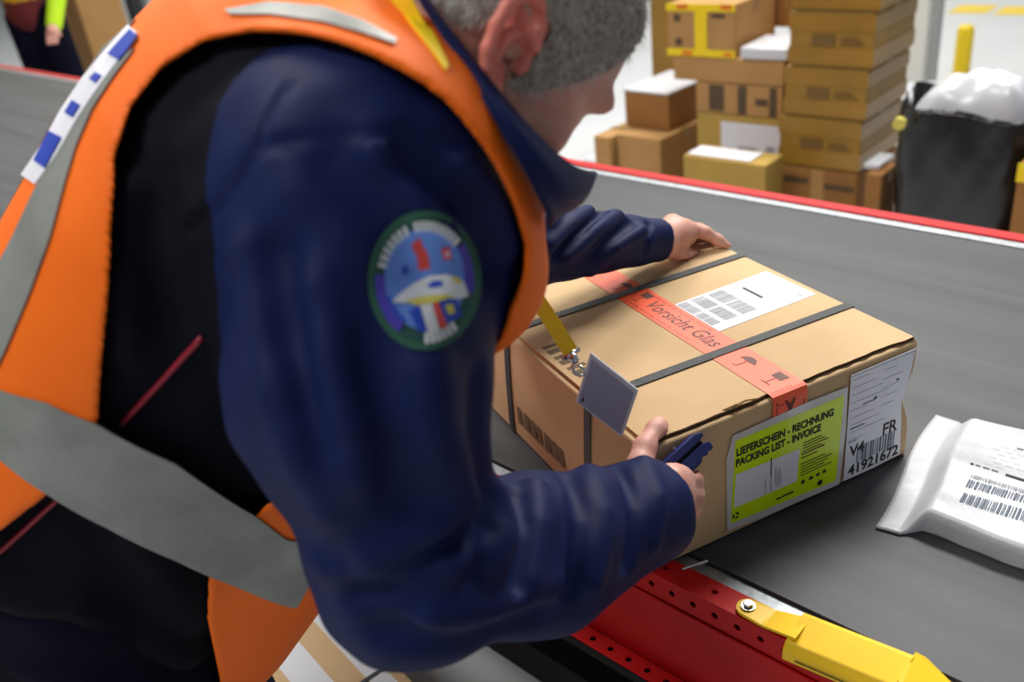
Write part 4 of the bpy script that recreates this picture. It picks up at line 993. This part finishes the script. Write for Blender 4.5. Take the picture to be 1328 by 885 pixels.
BT_R = [(176, 64), (150, 98), (122, 140), (100, 190), (85, 240), (66, 310), (40, 380), (8, 455), (-24, 520)]; BT_L = [(154, 80), (130, 112), (98, 152), (72, 198), (46, 248), (16, 312), (-16, 372), (-48, 430), (-84, 492)]
WT_U = [(-120, 455), (-40, 490), (0, 506), (60, 522), (130, 552), (230, 602), (330, 668), (372, 700)]; WT_L = [(-120, 545), (-40, 575), (0, 594), (65, 642), (140, 684), (230, 727), (320, 766), (384, 788)]
for mi_ in (False, True):
    ribbon('reflective_tape', BT_R, BT_L, 'reflective', vs, mirror=mi_)
    ribbon('reflective_tape', [(292, 14), (350, 4), (420, 10), (470, 28), (514, 52)], [(300, 20), (350, 20), (420, 30), (470, 44), (512, 58)], 'reflective', vs, mirror=mi_)
# one waist tape right round the back, open at the front
def girdle(edge):
    h = hit(vtape, [q[0] for q in edge], [q[1] for q in edge]); s, a, b = (h-T0)@U, (h-T0)@L, (h-T0)@Fw
    ph = np.arctan2(-a, -(b-.02)); o_ = np.argsort(ph); return ph[o_], s[o_]
(pu, su), (pl_, sl_) = girdle(WT_U[1:]), girdle(WT_L[1:])
def side_s(ph, pp_, ss_): ph = np.abs(ph); return np.where(ph < pp_[0], ss_[0]+(ss_[0]-np.interp(pp_[0]+.4, pp_, ss_))*.35*(pp_[0]-ph), np.interp(ph, pp_, ss_))
phs = np.linspace(-max(pu[-1], pl_[-1]), max(pu[-1], pl_[-1]), 150); G_ = np.zeros((150, 8, 3))
for k, w in enumerate(np.linspace(0, 1, 8)):
    s = (1-w)*side_s(phs, pu, su)+w*side_s(phs, pl_, sl_); dr = -np.cos(phs)[:, None]*Fw-np.sin(phs)[:, None]*L; c = T0+s[:, None]*U+.02*Fw; rho = np.full(150, .42)
    for it in range(60): rho = rho-np.clip(vtape(c+dr*rho[:, None]), -.02, .05)*.8
    G_[:, k] = c+dr*rho[:, None]
Ng = grad(vtape, G_.reshape(-1, 3)).reshape(150, 8, 3); V_, F_ = slab(G_, Ng, .002)
mesh_obj('waist_tape', rel(V_), F_, 'reflective', vs, label='silver reflective tape across the waist')
em = ribbon('back_panel', [(180, 44), (154, 82), (130, 114), (102, 156), (76, 202), (48, 240)], [(168, 34), (134, 72), (108, 104), (80, 146), (56, 190), (30, 228)], 'emblem_white', vs, th=.0022, label='white back panel with blue letters')
def vemb(p): return vbase(p)-.0062
for ea, eb in (([(178, 46), (166, 64), (154, 78)], [(169, 38), (154, 54), (140, 70)]), ([(104, 136), (94, 152)], [(94, 130), (84, 146)]), ([(80, 178), (58, 218)], [(64, 170), (44, 208)]), ([(132, 98), (124, 108)], [(124, 94), (116, 102)])):
    ribbon('blue_letter', ea, eb, 'emblem_blue', em, th=.0008, n=10, mm=6, fn=vemb)
# ---- sleeve patch
pt = None
def decal(name, pl, m_, lift, parent, sub=3):
    pts = []
    for (x0, y0), (x1, y1) in zip(pl, pl[1:]+pl[:1]):
        for k in range(sub): pts.append((x0+(x1-x0)*k/sub, y0+(y1-y0)*k/sub))
    cx, cy = np.mean([q[0] for q in pts]), np.mean([q[1] for q in pts]); n = len(pts); rings = []
    for s_ in (1.0, .66, .33): rings += [(cx+(x-cx)*s_, cy+(y-cy)*s_) for x, y in pts]
    rings.append((cx, cy)); fn = lambda p: jacket_fn(p)-lift
    h = hit(fn, [q[0] for q in rings], [q[1] for q in rings]); F_ = []
    for k in range(2): F_ += [(k*n+i, k*n+(i+1) % n, (k+1)*n+(i+1) % n, (k+1)*n+i) for i in range(n)]
    F_ += [(2*n+i, 2*n+(i+1) % n, 3*n) for i in range(n)]
    return mesh_obj(name, rel(h), [f[::-1] for f in F_], m_, parent, smooth=True)
def oval(cx, cy, rx, ry, n=28, a0=0, a1=2*math.pi, tilt=0.0):
    return [(cx+rx*math.cos(a)+tilt*ry*math.sin(a), cy+ry*math.sin(a)) for a in np.linspace(a0, a1, n, endpoint=False)]
PCX, PCY = 551, 364
pt = decal('sleeve_patch', oval(PCX, PCY, 74, 91), 'patch_green', .0022, jk, 1); pt['label'] = 'round green embroidered patch with a train on the sleeve'
decal('patch_field', oval(PCX, PCY, 64, 79), 'patch_teal', .0028, pt, 1); decal('patch_field', oval(PCX, PCY-2, 53, 66), 'patch_sky', .0034, pt, 1)
def arcband(a0, a1, r0, r1, n=9):
    A = np.linspace(math.radians(a0), math.radians(a1), n); return [(PCX+74*r1*math.cos(a), PCY+91*r1*math.sin(a)) for a in A]+[(PCX+74*r0*math.cos(a), PCY+91*r0*math.sin(a)) for a in A[::-1]]
def strip(name, a0, a1, r0, r1, m_, lift):
    n = max(3, int(abs(a1-a0)/6)); A = np.radians(np.linspace(a0, a1, n)); px = []; py = []
    for r_ in (r0, r1): px += list(PCX+74*r_*np.cos(A)); py += list(PCY+91*r_*np.sin(A))
    h = hit(lambda p: jacket_fn(p)-lift, px, py); mesh_obj(name, rel(h), [(i, i+1, n+i+1, n+i) for i in range(n-1)], m_, pt, smooth=True)
strip('patch_arc', 122, 186, .70, .87, 'patch_purple', .0036); strip('patch_arc', -38, 12, .70, .87, 'patch_purple', .0036)
strip('patch_arc', 122, 160, .64, .71, 'patch_blue', .0038)
for a in list(range(194, 250, 8))+list(range(256, 318, 7)): strip('patch_letter', a, a+5, .70, .85, 'patch_white', .0038)
for a in range(50, 86, 7): strip('patch_letter', a, a+5, .74, .90, 'patch_white', .0040)
for pl, m_, lf in (([(508, 392), (518, 381), (536, 368), (556, 358), (580, 356), (602, 366), (608, 384), (596, 388), (568, 386), (536, 393)], 'patch_white', .0042), ([(524, 390), (548, 384), (575, 382), (590, 384), (566, 392), (540, 396)], 'patch_yellow', .0045),
                   ([(553, 371), (562, 364), (574, 364), (573, 371), (560, 374)], 'patch_blue', .0048), ([(586, 357), (597, 362), (599, 369), (588, 366)], 'patch_yellow', .0048),
                   ([(545, 396), (560, 393), (570, 428), (556, 433)], 'patch_white', .0042), ([(561, 393), (568, 391), (580, 424), (571, 428)], 'patch_red', .0042), ([(530, 402), (544, 397), (554, 430), (543, 430)], 'patch_blue', .0042), ([(569, 391), (590, 388), (600, 408), (582, 420)], 'patch_blue', .0040), ([(577, 396), (587, 394), (591, 405), (582, 409)], 'patch_yellow', .0046),
                   ([(533, 318), (545, 308), (549, 322), (554, 326), (558, 349), (543, 351), (541, 334)], 'patch_red', .0042), ([(572, 323), (583, 321), (586, 335), (576, 338)], 'patch_red', .0042), ([(577, 327), (581, 326), (583, 332), (579, 333)], 'patch_white', .0048), ([(522, 345), (529, 345), (530, 356), (522, 357)], 'patch_blue', .0042)):
    decal('patch_motif', pl, m_, lf, pt, 2)
# ---- trousers and boots
def trousers_fn(p):
    d = ell(p, PC+Z*.0, [LHo, FH, Z], [.185, .15, .17])
    for h, k, f in zip(HIPS, KNEES, FEET): d = smin(d, rc(p, h, k, .108, .080), .04); d = smin(d, rc(p, k, f+Z*.08, .080, .066), .03)
    return smax(d-.003*np.sin(p@np.array([20., 30., 70.])), np.maximum(.04-p[:, 2], p[:, 2]-1.02), .01)
V, Q = surface(trousers_fn, (-1.5, -.35, .0), (-.45, .65, 1.1), .009, 1.6); fast_mesh('trousers', rel(V), Q, 'trousers', man)
for f in FEET:
    fn = lambda p, f=f: smax(smin(rc(p, f+Z*.15, f+Z*.06, .055, .05), rc(p, f+Z*.055, f+FH*.17+Z*.045, .05, .044), .03), .002-p[:, 2], .005)
    V, Q = surface(fn, f+np.array([-.3, -.3, -.01]), f+np.array([.3, .3, .3]), .007, 1.6); fast_mesh('boot', rel(V), Q, 'boot', man)
# ------------------------------------------------------------------ lanyard with badge, blue hand tool
ln_o = at(735, 450, .97); ly_ = empty('lanyard', tuple(ln_o), label='yellow lanyard with metal clip and grey badge holder hanging from the worker', cat='lanyard')
def rl(V_): return [tuple(np.asarray(v)-ln_o) for v in V_]
o_ = ribbon('neck_strap', [(500, -12), (530, 28), (556, 62), (577, 92)], [(530, -12), (548, 22), (566, 54), (581, 86)], 'lanyard_yellow', None, th=.0016, n=24, mm=5, fn=lambda p: np.minimum(np.minimum(vtape(p), head(p)-.005), skull(p)-.020))
for v in o_.data.vertices: v.co = Vector(np.array(v.co)+FO3-ln_o)
o_.parent = ly_
path = [at(630, 270, .90), at(655, 318, .915), at(693, 384, .935), at(715, 417, .945), at(741, 458, .957)]
path = [np.array([np.interp(t, np.linspace(0, 1, 5), [q[i] for q in path]) for i in range(3)]) for t in np.linspace(0, 1, 16)]
sdv = nrm(c2w([.80, -.50, .30])); P = np.array([[q+sdv*w for q in path] for w in (-.0085, 0, .0085)]); nn = nrm(np.cross(path[-1]-path[0], sdv)); nn = -nn if nn@CF > 0 else nn
V_, F_ = slab(P, np.broadcast_to(nn, P.shape), .0014); mesh_obj('hanging_strap', rl(V_), F_, 'lanyard_yellow', ly_)
cl = at(741, 459, .955); mb = MB()
mb.tube([cl-sdv*.010, cl+sdv*.010], .0028, 10)
mb.tube([cl-sdv*.010-nn*.0, at(729, 463, .955)], .002, 8); mb.tube([cl, at(744, 465, .955), at(747, 472, .955)], [.004, .005, .0032], 10)
mb.v = rl(mb.v); mb.build('clip', 'chrome', ly_, smooth=True)
hk = [at(747, 470, .955), at(742, 474, .955), at(744, 482, .957), at(752, 488, .960), at(758, 486, .962), at(757, 480, .960), at(752, 475, .957)]
mb = MB().tube(hk, .0016, 8); mb.v = rl(mb.v); mb.build('snap_hook', 'chrome', ly_, smooth=True)
c00, c10, c11 = at(766, 457, .962), at(828, 506, .985), at(807, 567, 1.02); c01 = c00+(c11-c10); ex_, ey_ = c10-c00, c01-c00; ez_ = nrm(np.cross(ex_, ey_)); ez_ = -ez_ if ez_@CF > 0 else ez_
def quad_prism(rect, z0, z1):
    mb = MB(); x0, y0, x1, y1 = rect; mb.prism([(x0, y0), (x1, y0), (x1, y1), (x0, y1)], z0, z1, lambda x, y, z: tuple(c00+ex_*x+ey_*y+ez_*z-ln_o)); return mb
bd = quad_prism((0, 0, 1, 1), -.002, .0015).build('badge_holder', 'badge_clear', ly_, bevel=.0012, label='clear plastic badge holder with white rim')
quad_prism((.05, .09, .93, .955), .0016, .0021).build('card', 'badge_card', bd)
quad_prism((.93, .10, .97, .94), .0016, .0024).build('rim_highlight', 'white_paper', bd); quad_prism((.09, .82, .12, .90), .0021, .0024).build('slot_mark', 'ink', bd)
# blue hand tool
tl_o = t0; te = empty('hand_tool', tuple(tl_o), label='dark blue plastic hand tool gripped in the worker\'s fist', cat='tool')
def tp_(x, y, z): return tuple(ta*x+tb*y*1.45+tcv*z*1.3)
def jaw(y0, y1, scal, ln_):
    n = 64; up = []; lo_ = []
    for i in range(n+1):
        x = -.018+(ln_+.018)*i/n; sc_ = .0016*abs(math.sin(x*scal)) if scal else 0; taper = max(0, (x-(ln_-.008))/.008)*.002
        up.append((x, y1-taper)); lo_.append((x, y0-sc_+taper*.6))
    return MB().prism(up+lo_[::-1], -.006, .006, tp_)
jaw(.0022, .0085, 0, tl).build('upper_handle', 'tool_blue', te, bevel=.0008); jaw(-.0085, -.0012, 300, tl+.001).build('lower_handle', 'tool_blue', te, bevel=.0006)
MB().prism([(-.016, -.0014), (tl-.006, -.0014), (tl-.006, .0024), (-.016, .0024)], -.005, .004, tp_).build('spine', 'hole_dark', te)
MB().prism([(.0, -.013), (tl*.62, -.012), (tl*.8, -.007), (.0, -.007)], -.005, .005, tp_).build('finger_grip', 'tool_blue', te, bevel=.001)
MB().tube([np.array(tp_(tl*.42, .009, -.003)), np.array(tp_(tl*.42, .0105, -.003))], .0018, 10).build('rivet', 'chrome', te)
# ------------------------------------------------------------------ the colleague far behind
D_ = 6.3; fx = at(58, 60, D_); wp = np.array([fx[0], fx[1], 0]); wk = empty('person', tuple(wp), label='distant worker in dark trousers and yellow hi-vis sleeves behind the belt', cat='person')
wr_ = nrm([CR[0], CR[1], 0]); wf = nrm([-CF[0], -CF[1], 0])
def W_(x, y, z): return wp+wr_*x+wf*y+Z*z
def w_up(p):
    d = rc(p, W_(-.02, 0, .98), W_(0, 0, 1.32), .15, .17); d = smin(d, rc(p, W_(0, 0, 1.4), W_(0, .03, 1.5), .08, .06), .05); return d
def w_arm(p): 
    d = chain(p, [W_(-.2, 0, 1.40), W_(-.30, .05, 1.15), W_(-.24, .2, .98)], [.07, .06, .045], .02)
    return np.minimum(d, chain(p, [W_(.2, 0, 1.40), W_(.26, .06, 1.14), W_(.20, .2, .90)], [.07, .06, .05], .02))
def w_leg(p):
    d = rc(p, W_(-.08, 0, .94), W_(-.09, 0, .08), .115, .075); return smin(d, rc(p, W_(.08, 0, .94), W_(.17, .05, .08), .115, .075), .03)
def w_body(p):
    d = ell(p, W_(0, .03, 1.66), [wr_, wf, Z], [.078, .098, .12]); d = smin(d, rc(p, W_(0, .02, 1.58), W_(0, 0, 1.40), .055, .06), .02)
    d = smin(d, rc(p, W_(0, .12, 1.66), W_(0, .135, 1.635), .01, .014), .012)
    d = smin(d, w_up(p)+.02, .02); d = smin(d, w_arm(p)+.02, .02); d = smin(d, w_leg(p)+.02, .02)
    for x, y, z in ((-.24, .2, .98), (.20, .2, .90)):
        d = smin(d, rc(p, W_(x, y, z), W_(x, y+.06, z-.03), .03, .035), .02)
        for k in range(4): d = smin(d, rc(p, W_(x-.03+.02*k, y+.07, z-.04), W_(x-.03+.02*k, y+.12, z-.10), .011, .009), .006)
        d = smin(d, rc(p, W_(x+.03, y+.05, z-.02), W_(x+.055, y+.09, z-.06), .012, .01), .006)
    for x, y in ((-.09, 0), (.17, .05)): d = smin(d, rc(p, W_(x, y, .06), W_(x, y+.14, .04), .045, .038), .03)
    return smax(d, .002-p[:, 2], .005)
lo_, hi_ = wp+np.array([-.6, -.6, -.02]), wp+np.array([.6, .6, 1.85])
def wmesh(name, fn, h, m_):
    V, Q = surface(fn, lo_, hi_, h, 1.7); return fast_mesh(name, V-wp, Q, m_, wk)
wmesh('body', w_body, .009, 'skin'); wmesh('trousers', w_leg, .014, 'trousers'); wmesh('sleeves', w_arm, .012, 'hivis_yellow')
jv = wmesh('vest', w_up, .012, ['vest_dark_red', 'vest_amber']); me = jv.data
mi = [1 if ((Vector(p.center).z+wp[2]) > 1.06 and abs((np.array(p.center)@wr_)+.05*0) < .11) else 0 for p in me.polygons]; me.polygons.foreach_set('material_index', np.array(mi, np.int32))
wmesh('hair', lambda p: smax(np.abs(ell(p, W_(0, .03, 1.66), [wr_, wf, Z], [.078, .098, .12])-.004)-.005, 1.66-p[:, 2]+((p-wp)@wf)*.5, .005), .006, 'hair_grey')
